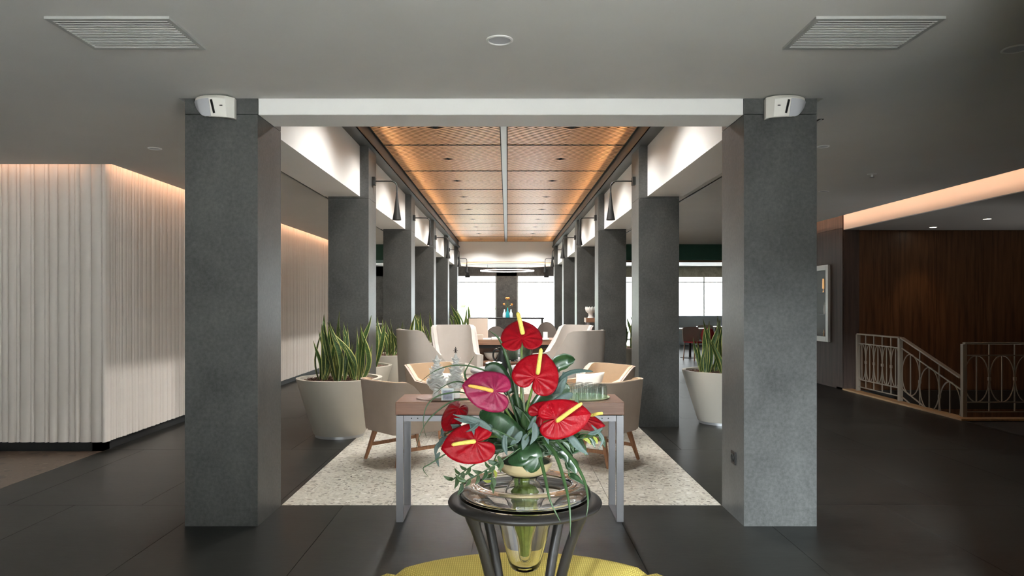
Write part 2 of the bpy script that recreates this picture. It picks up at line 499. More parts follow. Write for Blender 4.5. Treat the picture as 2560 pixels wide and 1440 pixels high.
M['red_cushion'] = plain('red_cushion', (0.38, 0.03, 0.04), 0.8)
M['ring_emit'] = emit('ring_lamp_light', (1.0, 0.97, 0.95), 8.0)
M['down_emit'] = emit('downlight_glow', (1.0, 0.86, 0.70), 12.0)
M['amber'] = emit('amber_cove_glow', (1.0, 0.62, 0.35), 1.2)
M['display_glow'] = plain('display_dark_back', (0.05, 0.055, 0.05), 0.6)
M['shade'] = emit('small_lamp_shade', (0.80, 0.45, 0.18), 0.35)
M['chrome'] = plain('chrome', (0.8, 0.8, 0.8), 0.12, metal=1.0)
M['dark_cer'] = plain('dark_ceramic', (0.02, 0.022, 0.022), 0.25)
M['water_green'] = plain('greenish_drink', (0.75, 0.88, 0.78), 0.05, trans=0.9, ior=1.33)
M['bush'] = plain('pale_hedge', (0.20, 0.28, 0.16), 0.9, noise=0.4, nscale=6)

# mustard fabric gets a woven row relief
def _weave():
    m = M['olive']; nt = m.node_tree; b = nt.nodes['Principled BSDF']
    tc = nt.nodes.new('ShaderNodeTexCoord')
    w = nt.nodes.new('ShaderNodeTexWave'); w.wave_type = 'BANDS'; w.bands_direction = 'Y'
    w.inputs['Scale'].default_value = 32; w.inputs['Distortion'].default_value = 0.8; w.inputs['Detail'].default_value = 2
    w2 = nt.nodes.new('ShaderNodeTexWave'); w2.wave_type = 'BANDS'; w2.bands_direction = 'X'
    w2.inputs['Scale'].default_value = 40; w2.inputs['Distortion'].default_value = 0.8
    nt.links.new(tc.outputs['Object'], w.inputs[0]); nt.links.new(tc.outputs['Object'], w2.inputs[0])
    mu = nt.nodes.new('ShaderNodeMath'); mu.operation = 'MULTIPLY'
    nt.links.new(w.outputs['Fac'], mu.inputs[0]); nt.links.new(w2.outputs['Fac'], mu.inputs[1])
    rp = nt.nodes.new('ShaderNodeValToRGB')
    rp.color_ramp.elements[0].color = (0.46, 0.35, 0.065, 1); rp.color_ramp.elements[1].color = (0.85, 0.69, 0.19, 1)
    nt.links.new(mu.outputs[0], rp.inputs[0]); nt.links.new(rp.outputs[0], b.inputs['Base Color'])
    bp = nt.nodes.new('ShaderNodeBump'); bp.inputs['Strength'].default_value = 0.5; bp.inputs['Distance'].default_value = 0.004
    nt.links.new(mu.outputs[0], bp.inputs['Height']); nt.links.new(bp.outputs[0], b.inputs['Normal'])
_weave()
# ================================================================ STRUCTURE
IN, OUT = 1.523, 1.979          # column inner / outer faces
COLY = [4.46 + 3.57 * k for k in range(6)]
CD = 0.456                      # column depth
ZC = 2.68                       # plaster ceiling
ZW = 3.36                       # timber ceiling
YB = 26.7                       # far window wall

# ---- floor -----------------------------------------------------------------
floor = struct(MB().box(-9.0, 9.2, -3.8, 8.5, -0.30, -0.006).box(-9.0, 5.48, 8.5, 11.4, -0.30, -0.006)
               .box(-9.0, 9.2, 11.4, 27.2, -0.30, -0.006).build('floor', M['grout']))
tile_w, tile_l, gap = 0.93, 1.86, 0.0035
tile_cache = {}
def tile_mesh(w, l, mat):
    k = (round(w, 3), round(l, 3), mat)
    if k not in tile_cache:
        tile_cache[k] = MB().box(-w / 2, w / 2, -l / 2, l / 2, -0.006, 0).mesh('tile', M[mat])
    return tile_cache[k]
def lay(x0, x1, y0, y1, mat, name='tile'):
    if x1 - x0 < 0.03 or y1 - y0 < 0.03: return
    w, l = x1 - x0 - gap, y1 - y0 - gap
    inst(name, tile_mesh(w, l, mat), floor, ((x0 + x1) / 2, (y0 + y1) / 2, 0))
TX = IN            # terrazzo half width
TY0, TY1 = COLY[0] + CD + 0.01, COLY[5] + CD
# dark tiles, staggered rows, clipped around terrazzo, brown inset and stairwell
ny = 0
y = TY0 - 6 * tile_l
while y < 17.5:
    off = [0.0, 0.47][ny % 2]
    x = -9.0 + off - tile_w
    while x < 9.2:
        a, b_, c, d = max(x, -3.78), min(x + tile_w, 5.48 if y + tile_l > 8.6 and y < 11.3 else 9.2), max(y, -5.2), y + tile_l
        if b_ > a:
            if d <= TY0 + 0.01:
                lay(a, b_, c, d, 'tile')
            else:
                if a < -TX: lay(a, min(b_, -TX), c, d, 'tile')
                if b_ > TX: lay(max(a, TX), b_, c, d, 'tile')
        x += tile_w
    y += tile_l; ny += 1
# terrazzo carpet between the columns
tw = 2 * TX / 4
y = TY0
k = 0
while y < TY1 - 0.05:
    y2 = min(y + 1.51, TY1)
    for i in range(4):
        lay(-TX + i * tw, -TX + (i + 1) * tw, y, y2, 'terrazzo')
    y = y2
# brown terrazzo zone at the left
for i in range(4):
    for j in range(6):
        x1 = -3.78 - i * 1.3
        lay(x1 - 1.3, x1, 6.72 - (j + 1) * 1.95, 6.72 - j * 1.95, 'brownfloor')
# far room floor, one finish
lay(-9.0, -TX, 17.0 + 0.9, 27.2, 'tile'); lay(TX, 9.2, 17.0 + 0.9, 27.2, 'tile'); lay(-TX, TX, TY1, 27.2, 'tile')

# ---- walls --------------------------------------------------------------------
# fluted white wall: facing the camera (y=6.70) and running back along the left aisle (x=-3.74)
WX, WY = -3.74, 6.70
wl = struct(MB().box(-9.0, WX - 0.03, WY + 0.03, WY + 0.2, 0.10, 3.05).box(WX - 0.2, WX - 0.03, WY + 0.03, 17.0, 0.10, 3.05).build('wall_left', M['rib']))
rib_types = []
for wdt, dep in ((0.030, 0.020), (0.045, 0.026), (0.060, 0.022), (0.080, 0.030), (0.105, 0.024), (0.036, 0.030)):
    h = wdt / 2
    poly = [(-h, -0.004), (-h, dep * 0.15), (-h * 0.72, dep * 0.75), (-h * 0.3, dep), (h * 0.3, dep), (h * 0.72, dep * 0.75), (h, dep * 0.15), (h, -0.004)]
    rib_types.append((wdt, MB().prism(poly, 0.085, 3.04).mesh('rib', M['rib'], smooth=60)))
rr = random.Random(3)
x = WX - 0.002
while x > -6.9:                     # ribs facing -Y
    w, me = rr.choice(rib_types)
    inst('rib', me, wl, (x - w / 2, WY + 0.03, 0), (0, 0, PI))
    x -= w
y = WY + 0.03
while y < 16.9:                     # ribs facing +X
    w, me = rr.choice(rib_types)
    inst('rib', me, wl, (WX - 0.03, y + w / 2, 0), (0, 0, -PI / 2))
    y += w
struct(MB().box(-9.0, WX - 0.045, WY + 0.045, WY + 0.15, -0.005, 0.10).box(WX - 0.15, WX - 0.045, WY + 0.045, 17.0, -0.005, 0.10).build('baseboard_left', M['plinth']))
struct(MB().box(-9.2, -9.0, -3.8, 27.2, -0.3, 3.4).build('wall_far_left', M['white']))
# entrance wall behind the camera with a glazed opening (x -2 .. 4)
EX0, EX1 = -1.6, 1.4
EY = -3.6
struct(MB().box(-9.2, EX0, EY - 0.2, EY, 0, 3.0).box(EX1, 9.4, EY - 0.2, EY, 0, 3.0).box(EX0, EX1, EY - 0.2, EY, 2.6, 3.0).build('wall_entrance', M['white']))
struct(MB().box(1.90, 2.05, EY, 2.5, 0, 2.68).build('wall_light_block', M['white']))  # unseen wall added to block entrance light from the right side
# greyed timber wall at the right running back, dark walnut wall behind the stair
wr = struct(MB().box(5.45, 5.7, 11.45, 17.0, -0.3, 3.05).build('wall_right', M['walnut_lite']))
for i in range(6):
    me = tile_cache.setdefault(('wp', 0), MB().box(-0.012, 0.0, -0.458, 0.458, 0.03, 2.60).mesh('panel', M['walnut_lite']))
    me2 = tile_cache.setdefault(('wp', 1), MB().box(-0.012, 0.0, -0.458, 0.458, 2.606, 3.04).mesh('panel', M['walnut_lite']))
    yy = 11.46 + 0.46 + i * 0.92
    inst('panel', me, wr, (5.448, yy, 0)); inst('panel', me2, wr, (5.448, yy, 0))
ws = struct(MB().box(5.45, 9.2, 11.5, 11.7, -2.6, 2.6).build('wall_stair', M['walnut']))
for i in range(5):
    me = tile_cache.setdefault(('sp', 0), MB().box(-0.374, 0.374, -0.012, 0.0, -2.5, 2.56).mesh('panel', M['walnut']))
    inst('panel', me, ws, (5.46 + 0.375 + i * 0.75, 11.498, 0))
struct(MB().box(9.2, 9.4, -3.8, 27.2, -2.6, 3.4).build('wall_far_right', M['walnut']))
struct(MB().box(5.40, 5.48, 8.42, 11.49, -2.6, -0.006).build('wall_stairwell_left', M['walnut']))
struct(MB().box(5.485, 9.19, 8.42, 8.5, -2.6, -0.006).build('wall_stairwell_near', M['walnut']))
# far window wall
FW = [(-9.0, -5.6), (-3.8, -2.2), (-1.90, -0.36), (0.40, 1.94), (2.3, 5.3), (5.7, 9.2)]
mb = MB()
xs = [-9.2] + [v for p in FW for v in p] + [9.4]
for i in range(0, len(xs), 2):
    if xs[i + 1] - xs[i] > 0.05: mb.box(xs[i], xs[i + 1], YB, YB + 0.35, 0, 3.4)
mb.box(-9.2, 9.4, YB, YB + 0.35, 2.40, 3.4)
struct(mb.build('wall_far', M['pillar']))
val = struct(MB().box(2.3, 9.2, YB - 0.12, YB - 0.002, 2.36, 2.74).build('trim_1', M['stone_val']))
for i, (a, b_) in enumerate(FW):
    w = struct(MB().box(a, b_, YB + 0.14, YB + 0.152, 0.02, 2.38).build('window_%d' % (i + 1), M['pane']))
    fr = MB().box(a, a + 0.05, YB + 0.10, YB + 0.2, 0, 2.4).box(b_ - 0.05, b_, YB + 0.10, YB + 0.2, 0, 2.4)
    fr.box(a, b_, YB + 0.10, YB + 0.2, 2.16, 2.19).box(a, b_, YB + 0.10, YB + 0.2, 0, 0.05)
    if b_ - a > 2: fr.box((a + b_) / 2 - 0.025, (a + b_) / 2 + 0.025, YB + 0.10, YB + 0.2, 0, 2.4)
    fr.build('window_frame', M['grille'], w)
we = struct(MB().box(EX0, EX1, EY - 0.12, EY - 0.108, 0.02, 2.59).build('window_7', M['pane']))
fr = MB()
for i in range(5):
    xx = EX0 + i * (EX1 - EX0) / 4
    fr.box(max(EX0, xx - 0.03), min(EX1, xx + 0.03), EY - 0.15, EY - 0.07, 0, 2.6)
fr.build('window_frame', M['black_metal'], we)

# ---- ceilings -------------------------------------------------------------------
SL = WX + 0.13                 # edge of the left cove slot
mb = MB()
mb.box(-9.2, 4.95, -3.8, 4.46, ZC, ZC + 0.12)                    # lobby
mb.box(-9.2, -2.02, 4.46, WY - 0.13, ZC, ZC + 0.12)              # left of the columns
mb.box(SL, -2.02, WY - 0.13, 17.0, ZC, ZC + 0.12)                # left aisle
mb.box(2.02, 4.95, 4.46, 17.0, ZC, ZC + 0.12)                    # right aisle
mb.box(4.95, 9.2, -3.8, 3.0, ZC, ZC + 0.12)
ceil = struct(mb.build('ceiling', M['ceiling']))
# roof over the coves and the far room
struct(MB().box(-9.2, -1.9, -3.8, 17.0, 3.05, 3.2).box(1.9, 9.4, -3.8, 17.0, 3.05, 3.2).box(-1.9, 1.9, -3.8, 4.9, 3.05, 3.2)
       .box(-1.9, 1.9, 4.79, 22.9, ZW + 0.14, ZW + 0.3).box(-1.9, 1.9, 4.55, 4.79, 3.06, ZW + 0.3).build('ceiling_roof', M['white']))
struct(MB().box(-9.2, -2.0, 17.0, 27.2, 2.76, 2.9).box(2.0, 9.4, 17.0, 27.2, 2.76, 2.9).box(-2.0, 2.0, 22.9, 27.2, 2.76, 2.9).build('ceiling_far', M['white']))
# dropped soffit over the stair, its lit fascia
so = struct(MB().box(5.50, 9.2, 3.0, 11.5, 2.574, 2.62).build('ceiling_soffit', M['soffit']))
MB().box(5.45, 5.4995, 3.0, 11.45, 2.574, 3.05).build('fascia', M['white'], so)
# linear air slots in the aisle ceilings beside the columns
for s in (-1, 1):
    a = MB().box(s * (2.195 + 0.03 * s) - 0.018, s * (2.195 + 0.03 * s) + 0.018, 4.95, 16.9, ZC - 0.004, ZC + 0.002).build('trim_2' if s < 0 else 'trim_3', M['dark'])
    struct(a)
    MB().box(s * (2.195 + 0.03 * s) - 0.004, s * (2.195 + 0.03 * s) + 0.004, 4.95, 16.9, ZC - 0.012, ZC - 0.004).build('slot_bar', M['grille_frame'], a)
# white lintel across the first pair of columns
struct(MB().box(-IN, IN, 4.47, 4.77, 2.58, 3.06).build('trim_4', M['white'], bevel=0.004))
# white fascias above the column rows, rails under the timber ceiling
nt_ = 5
for s in (-1, 1):
    for k in range(6):
        y0 = COLY[k] + CD
        y1 = COLY[k + 1] if k < 5 else 22.9
        if y1 - y0 < 0.1: continue
        x0, x1 = sorted((s * 1.623, s * 2.02))
        struct(MB().box(x0, x1, y0, y1, 2.60, ZW + 0.14).build('trim_%d' % nt_, M['white'])); nt_ += 1
    x0, x1 = sorted((s * 1.515, s * 1.63))
    r_ = struct(MB().box(x0, x1, 4.77, 22.75, 3.17, ZW + 0.02).build('trim_%d' % nt_, M['rail'])); nt_ += 1
    x0, x1 = sorted((s * 1.474, s * 1.535))
    l0, l1 = sorted((s * 1.474, s * 1.478))
    MB().box(x0, x1, 4.77, 22.75, 3.16, 3.175).box(l0, l1, 4.77, 22.75, 3.16, 3.20).build('flange', M['rail'], r_)
# gable closing the timber ceiling
struct(MB().box(-1.98, 1.98, 22.77, 22.9, 2.72, ZW + 0.14).build('trim_%d' % nt_, M['white'])); nt_ += 1
# dark green bulkheads across the aisles, thin brown moulding below the right one
struct(MB().box(2.05, 5.44, 15.6, 16.9, 2.34, ZC).build('trim_%d' % nt_, M['green_bulk'])); nt_ += 1
struct(MB().box(WX + 0.03, -2.05, 15.6, 16.9, 2.34, ZC).build('trim_%d' % nt_, M['green_bulk'])); nt_ += 1
struct(MB().box(2.05, 5.44, 15.8, 16.9, 2.30, 2.34).build('trim_%d' % nt_, M['desk_dark'])); nt_ += 1

# ---- timber ceiling: panels of concentric rhombus slats ---------------------------
tc_root = struct(MB().box(-1.515, 1.515, 4.77, 22.77, ZW + 0.075, ZW + 0.12).build('ceiling_timber', M['dark']))
PITCH = 1.741
PA, PB = 0.722, PITCH / 2 - 0.018           # half sizes of a panel
def slat_mesh(z0, z1, lo, hi, mat):
    mb = MB()
    BS = 0.50                    # rhombus half height for one panel half width
    dt = 0.152
    tmax = 1 + PB / BS
    def clip(t, sx, sy):
        # segment of |x|/a + |y|/BS = t inside the quadrant 0..a, 0..b
        xa = min(1.0, t); ya = (t - xa) * BS
        yb = min(PB, t * BS); xb = t - yb / BS
        return (sx * xa * PA, sy * ya), (sx * xb * PA, sy * yb)
    for sx in (-1, 1):
        for sy in (-1, 1):
            k = 1
            while (k + hi) * dt < tmax - 0.01:
                t0, t1 = (k + lo) * dt, (k + hi) * dt
                p0, p1 = clip(t0, sx, sy); q0, q1 = clip(t1, sx, sy)
                vs = [(p0[0], p0[1], z0), (p1[0], p1[1], z0), (q1[0], q1[1], z0), (q0[0], q0[1], z0)]
                vs += [(v[0], v[1], z1) for v in vs]
                mb.add(vs, [(0, 1, 2, 3), (7, 6, 5, 4), (0, 4, 5, 1), (1, 5, 6, 2), (2, 6, 7, 3), (3, 7, 4, 0)])
                k += 1
    return mb.mesh('slats', mat)
sm = slat_mesh(0.0, 0.002, 0.0, 0.66, M['slat'])
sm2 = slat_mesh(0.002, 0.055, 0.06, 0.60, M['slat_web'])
fm = MB().box(-PA - 0.012, -PA, -PB, PB, 0.0, 0.06).box(PA, PA + 0.012, -PB, PB, 0.0, 0.06).box(-PA - 0.012, PA + 0.012, -PB - 0.014, -PB, -0.004, 0.06).box(-PA - 0.012, PA + 0.012, PB, PB + 0.014, -0.004, 0.06).mesh('panel', M['dark'])
for j in range(10):
    for s in (-1, 1):
        yy = 8.84 + PITCH * (j - 2) + PITCH / 2
        if yy + PB > 22.79: continue
        p = inst('panel', fm, tc_root, (s * (0.033 + 0.012 + PA), yy, ZW))
        o = inst('slats', sm, p); o['kind'] = 'stuff'
        o = inst('slat_shade_sides', sm2, p); o['kind'] = 'stuff'
MB().box(-0.033, 0.033, 4.77, 22.77, ZW - 0.02, ZW + 0.06).build('centre_rail', M['ctr_rail'], tc_root)

# ---- spots and cans, themselves unseen, added for the fascia scallops --------------------------------------
can = MB().lathe([(0.024, 0.0), (0.027, 0.0), (0.027, 0.05), (0.024, 0.05)], 16, close=True).mesh('added_spot_can', M['black_metal'], smooth=40)
for j in range(10):
    for s in (-1, 1):
        yy = 8.84 + PITCH * (j - 2) + PITCH / 2
        if yy + PB > 22.79: continue
        x = s * (0.045 + PA)
        inst('added_spot_can', can, tc_root, (x, yy, ZW - 0.002))
        light('added_ceiling_spot', 'SPOT', (x, yy, ZW - 0.012), 90, (1.0, 0.99, 0.96), rot=(0, 0, 0), spot_size=math.radians(146), spot_blend=0.7, shadow_soft_size=0.03)

# ---- outside -------------------------------------------------------------------------
struct(MB().box(-40, 40, 27.3, 60, -0.4, -0.05).box(-40, 40, -40, -3.81, -0.4, -0.05).build('ground_outside', M['pave']))
# ================================================================ COLUMNS
side_word = {-1: 'left', 1: 'right'}
ordn = ['first', 'second', 'third', 'fourth', 'fifth', 'sixth']
cw = OUT - IN
zt = ZW + 0.10
pf_lo = MB().box(-cw / 2, cw / 2, 0, 0.02, 0.0, 2.578).mesh('panel', M['column'])
pf_hi = MB().box(-cw / 2, cw / 2, 0, 0.02, 2.582, zt).mesh('panel', M['column'])
ps_lo = MB().box(0, 0.02, 0.0205, CD - 0.0205, 0.0, 2.578).mesh('panel', M['column'])
ps_hi = MB().box(0, 0.02, 0.0205, CD - 0.0205, 2.582, zt).mesh('panel', M['column'])
pf_hi1 = MB().box(-cw / 2, cw / 2, 0, 0.02, 2.582, ZC).mesh('panel', M['column'])
ps_hi1 = MB().box(0, 0.02, 0.0205, CD - 0.0205, 2.582, ZC).mesh('panel', M['column'])
core = MB().box(-cw / 2 + 0.019, cw / 2 - 0.019, 0.019, CD - 0.019, 0.0, zt - 0.002).mesh('core', M['grout'])
core1 = MB().box(-cw / 2 + 0.019, cw / 2 - 0.019, 0.019, CD - 0.019, 0.0, ZC - 0.002).mesh('core', M['grout'])
edge_trim = MB().box(-0.0015, 0.0015, -0.002, 0.002, 0, 2.578).mesh('edge_trim', M['steel'])
col_lab = {
 (-1, 0): 'large dark stone column at the front left, white loudspeaker at its top',
 (1, 0): 'large stone column at the front right with wall socket low on its inner side'}
for s in (-1, 1):
    for k in range(6):
        lab = col_lab.get((s, k), '%s dark stone column from the front in the %s row' % (ordn[k], side_word[s]))
        c = thing('column', lab, 'column', (s * (IN + OUT) / 2, COLY[k], 0), 0, 'stone columns in two rows')
        inst('core', core1 if k == 0 else core, c)
        hi_f, hi_s = (pf_hi1, ps_hi1) if k == 0 else (pf_hi, ps_hi)
        for me in (pf_lo, hi_f):
            inst('panel', me, c); inst('panel', me, c, (0, CD, 0), (0, 0, PI))
        for me in (ps_lo, hi_s):
            inst('panel', me, c, (-cw / 2, 0, 0)); inst('panel', me, c, (cw / 2, CD, 0), (0, 0, PI))

# socket on the inner face of the front right column
sk = thing('wall_socket', 'small dark wall socket on the front right column', 'socket', (IN - 0.001, COLY[0] + 0.19, 0.39))
skp = MB().box(-0.010, 0.0, -0.042, 0.042, -0.042, 0.042).build('plate', M['black_metal'], sk, bevel=0.003)
MB().lathe([(0.020, -0.011), (0.026, -0.011), (0.026, -0.016), (0.020, -0.016)], 20, close=True).build('ring', M['lamp_metal'], skp, rot=(0, PI / 2, 0), smooth=True)

# loudspeakers at the tops of the front columns
def sstep0(x):
    return min(1.0, max(0.0, x))
def loudspeaker(px, label, s):
    t = thing('loudspeaker', label, 'loudspeaker', (P(px, 268, 4.45).x, 4.455, 2.615), 0, 'white wall loudspeakers')
    def body(z, f):
        # plan outline: flat block on the inner side, curved grille to the outer side
        pts = [(-0.125, 0.0), (0.125, 0.0), (0.130, -0.05), (0.095, -0.115 * f), (0.045, -0.135 * f), (0.0, -0.135 * f), (-0.035, -0.125 * f), (-0.06, -0.112 * f), (-0.085, -0.090 * f), (-0.105, -0.066 * f), (-0.120, -0.038 * f)]
        zr = lambda x: z if z > 0 else z + 0.095 * sstep0((-0.035 - x) / 0.092) ** 1.6
        return [(x * -s, y, zr(x)) for x, y in pts]
    mb = MB()
    A, B, C_ = body(-0.075, 0.72), body(0.03, 1.0), body(0.055, 0.80)
    n = len(A)
    mb.add(A + B + C_, [tuple(range(n)), tuple(range(2 * n, 3 * n))] + [(i, (i + 1) % n, n + (i + 1) % n, n + i) for i in range(n)] + [(n + i, n + (i + 1) % n, 2 * n + (i + 1) % n, 2 * n + i) for i in range(n)])
    bd = mb.build('body', M['spk'], t, bevel=0.004, smooth=30)
    g = MB()
    def gp(z, f):
        pts = [(0.005, -0.137 * f), (-0.035, -0.128 * f), (-0.061, -0.115 * f), (-0.086, -0.093 * f), (-0.107, -0.069 * f), (-0.122, -0.040 * f)]
        zr = lambda x: z if z > 0 else z + 0.095 * sstep0((-0.035 - x) / 0.092) ** 1.6
        return [(x * -s, y - 0.002, zr(x)) for x, y in pts]
    a, b_ = gp(-0.072, 0.725), gp(0.027, 1.0)
    q = len(a)
    vs = a + b_ + [(x, y + 0.004, z) for x, y, z in a + b_]
    fs = []
    for i in range(q - 1):
        fs += [(i, i + 1, q + i + 1, q + i), (2 * q + i, 3 * q + i, 3 * q + i + 1, 2 * q + i + 1), (i, 2 * q + i, 2 * q + i + 1, i + 1), (q + i, q + i + 1, 3 * q + i + 1, 3 * q + i)]
    fs += [(0, q, 3 * q, 2 * q), (q - 1, 3 * q - 1, 4 * q - 1, 2 * q - 1)]
    g.add(vs, fs)
    g.build('grille', M['spk_grille'], bd, smooth=True)
    sx = -s
    MB().bar((0.028 * sx, -0.105, -0.055), (0.020 * sx, -0.134, 0.02), 0.010, 0.012).build('slot', M['lamp_metal'], bd)
    MB().box(min(0.066 * sx, 0.082 * sx), max(0.066 * sx, 0.082 * sx), -0.1215, -0.116, -0.014, -0.010).build('maker_mark', M['lamp_metal'], bd)
    MB().box(-0.05, 0.05, -0.02, 0.004, -0.05, 0.05).build('bracket', M['spk'], t)
loudspeaker(541, 'white curved loudspeaker on the front left column', -1)
loudspeaker(1960, 'white curved loudspeaker on the front right column', 1)

# ================================================================ WALL LAMPS
def wall_lamp_meshes():
    pl = MB().box(0, 0.035, -0.045, 0.045, -0.045, 0.045).mesh('wall_plate', M['lamp_metal'])
    arm = MB().tube(cr([(0.03, 0, 0), (0.16, 0, 0), (0.235, 0, -0.004), (0.272, 0, -0.03), (0.283, 0, -0.075), (0.283, 0, -0.20)], 6), 0.0085, 10).mesh('arm', M['lamp_metal'], smooth=True)
    sh = MB().lathe([(0.010, -0.13), (0.014, -0.19), (0.022, -0.26), (0.036, -0.36), (0.052, -0.45), (0.047, -0.45), (0.031, -0.36), (0.017, -0.27), (0.0, -0.24)], 24, (0.283, 0, 0)).mesh('shade', M['lamp_metal'], smooth=True)
    return pl, arm, sh
WLM = wall_lamp_meshes()
for s in (-1, 1):
    for k in range(1, 6):
        lab = 'black gooseneck wall lamp on the %s column of the %s row' % (ordn[k], side_word[s])
        t = thing('wall_lamp', lab, 'lamp', (s * (IN - 0.0005), COLY[k] + CD * 0.5, 2.81), 0 if s < 0 else PI, 'gooseneck wall lamps')
        for nm, me in zip(('wall_plate', 'arm', 'shade'), WLM):
            inst(nm, me, t)

# ================================================================ CEILING FITTINGS
def grille(x0, x1, y0, y1, label):
    t = thing('ceiling_vent', label, 'vent', ((x0 + x1) / 2, (y0 + y1) / 2, ZC), 0, 'white ceiling air grilles')
    hx, hy = (x1 - x0) / 2, (y1 - y0) / 2
    f = MB()
    b = 0.022
    f.box(-hx, hx, -hy, -hy + b, -0.012, 0.0).box(-hx, hx, hy - b, hy, -0.012, 0.0).box(-hx, -hx + b, -hy + b, hy - b, -0.012, 0.0).box(hx - b, hx, -hy + b, hy - b, -0.012, 0.0)
    f.build('frame', M['grille_frame'], t)
    MB().box(-hx + b, hx - b, -hy + b, hy - b, -0.002, -0.0005).build('backing', M['dark'], t)
    n = 17
    me = MB().box(-hx + b, hx - b, -0.0052, 0.0052, -0.0125, -0.011).mesh('slat', M['grille'])
    for i in range(n):
        inst('slat', me, t, (0, -hy + b + (2 * hy - 2 * b) * (i + 0.5) / n, 0))
grille(-2.03, -1.47, 3.18, 3.57, 'white slatted air grille in the ceiling at the upper left')
grille(1.42, 2.00, 3.18, 3.57, 'white slatted air grille in the ceiling at the upper right')

def downlight(px, py, label, r=0.066, z=ZC, lit=False, energy=0, group='recessed downlights'):
    d = (z - CAMZ) * F_PX / (CY - py)
    p = P(px, py, d)
    t = thing('downlight', label, 'downlight', (p.x, p.y, z), 0, group)
    MB().lathe([(r, 0), (r, -0.004), (r * 0.86, -0.006), (r * 0.80, -0.002), (r * 0.80, 0)], 32, close=False).build('trim_ring', M['grille'], t, smooth=True)
    MB().lathe([(r * 0.80, -0.002), (r * 0.6, -0.0005), (0.0, -0.0004)], 24).build('lens', M['down_emit'] if lit else M['spk_grille'], t, smooth=True)
    if energy:
        light('downlight_bulb', 'SPOT', (p.x, p.y, z - 0.03), energy, (1.0, 0.62, 0.32), rot=(0, 0, 0), spot_size=math.radians(75), spot_blend=0.7, shadow_soft_size=0.04)
downlight(1249, 100, 'unlit round downlight in the ceiling above the lintel centre')
downlight(2540, 122, 'unlit round downlight at the upper right edge of the ceiling')
downlight(387, 371, 'small unlit downlight above the fluted white wall', 0.055)
downlight(2058, 366, 'small unlit downlight just right of the front right column', 0.05)
downlight(2333, 568, 'lit downlight in the low soffit nearer the timber wall', 0.06, 2.574, True, 9)
downlight(2468, 547, 'lit downlight in the low soffit nearer the right edge', 0.06, 2.574, True, 6)
downlight(2060, 478, 'flat unlit ceiling disc deeper beside the front right column', 0.06)
def sprinkler(px, py, label):
    d = (ZC - CAMZ) * F_PX / (CY - py)
    p = P(px, py, d)
    t = thing('sprinkler', label, 'sprinkler', (p.x, p.y, ZC))
    MB().lathe([(0.045, 0), (0.04, -0.006), (0.012, -0.008), (0.010, -0.03), (0.0, -0.03)], 20).build('rosette', M['grille'], t, smooth=True)
    MB().lathe([(0.0, -0.03), (0.022, -0.032), (0.022, -0.035), (0.0, -0.036)], 16).build('deflector', M['steel'], t, smooth=True)
sprinkler(2180, 435, 'small steel sprinkler head on the right ceiling')

# ================================================================ STAIR, BALUSTRADE
KX = 5.48
kb = struct(MB().prism([(KX - 0.05, 11.45), (KX + 0.11, 11.45), (KX + 0.11, 8.58), (9.2, 8.58), (9.2, 8.45), (KX - 0.05, 8.45)], -0.004, 0.022).build('trim_90', M['kerb'], bevel=0.004))
def ellipse(c, ax, hw, hh, n=28):
    c = Vector(c); ax = Vector(ax)
    return [c + ax * (hw * math.cos(2 * PI * k / n)) + Vector((0, 0, hh * math.sin(2 * PI * k / n))) for k in range(n + 1)]
def balustrade(name, label, p0, p1, n_oval, posts, z0=0.0, z1=0.0, top=0.91):
    """p0,p1 plan ends; z0,z1 floor height at the ends (a slope when different)"""
    t = thing(name, label, 'balustrade', (0, 0, 0), 0, 'iron balustrade of the stair')
    p0, p1 = Vector((*p0, z0)), Vector((*p1, z1))
    ax = (p1 - p0); Lh = Vector((ax.x, ax.y, 0)).length; axh = Vector((ax.x, ax.y, 0)) / Lh
    MB().bar(p0 + Vector((0, 0, top)), p1 + Vector((0, 0, top)), 0.055, 0.022).build('handrail', M['iron'], t, bevel=0.004)
    for h in (top - 0.145, 0.20, 0.085):
        MB().bar(p0 + Vector((0, 0, h)), p1 + Vector((0, 0, h)), 0.014, 0.014).build('rail', M['iron'], t)
    oh = (top - 0.145 - 0.20) / 2
    for i in range(n_oval):
        c = p0 + ax * ((i + 0.5) / n_oval)
        cz = c + Vector((0, 0, 0.20 + oh))
        MB().tube(ellipse(cz, axh, Lh / n_oval / 2 * 0.97, oh), 0.0075, 6, cap=False).build('oval', M['iron'], t, smooth=True)
        MB().bar(cz + Vector((0, 0, -oh)), cz + Vector((0, 0, oh)), 0.012).build('bar', M['iron'], t)
        if i:
            q = p0 + ax * (i / n_oval)
            MB().bar(q + Vector((0, 0, 0.085)), q + Vector((0, 0, top)), 0.013).build('bar', M['iron'], t)
            MB().box(q.x - 0.014, q.x + 0.014, q.y - 0.014, q.y + 0.014, q.z + 0.20 + oh - 0.022, q.z + 0.20 + oh + 0.022).build('collar', M['iron'], t, bevel=0.003)
    for f in posts:
        q = p0 + ax * f
        MB().box(q.x - 0.026, q.x + 0.026, q.y - 0.026, q.y + 0.026, q.z + 0.02, q.z + top - 0.01).build('post', M['iron'], t, bevel=0.003)
    return t
balustrade('balustrade', 'level iron balustrade with ovals running back to the walnut wall', (5.56, 11.2), (5.56, 10.0), 5, (0.0, 1.0))
balustrade('balustrade', 'sloping iron balustrade with ovals going down the stair', (5.56, 9.96), (5.56, 8.66), 3, (), 0.0, -0.42)
balustrade('balustrade', 'iron balustrade with ovals at the right edge facing the lobby', (5.555, 8.60), (7.4, 8.60), 6, (0.0,))
st = thing('staircase', 'dark wooden staircase descending behind the balustrades', 'stairs', (0, 0, 0))
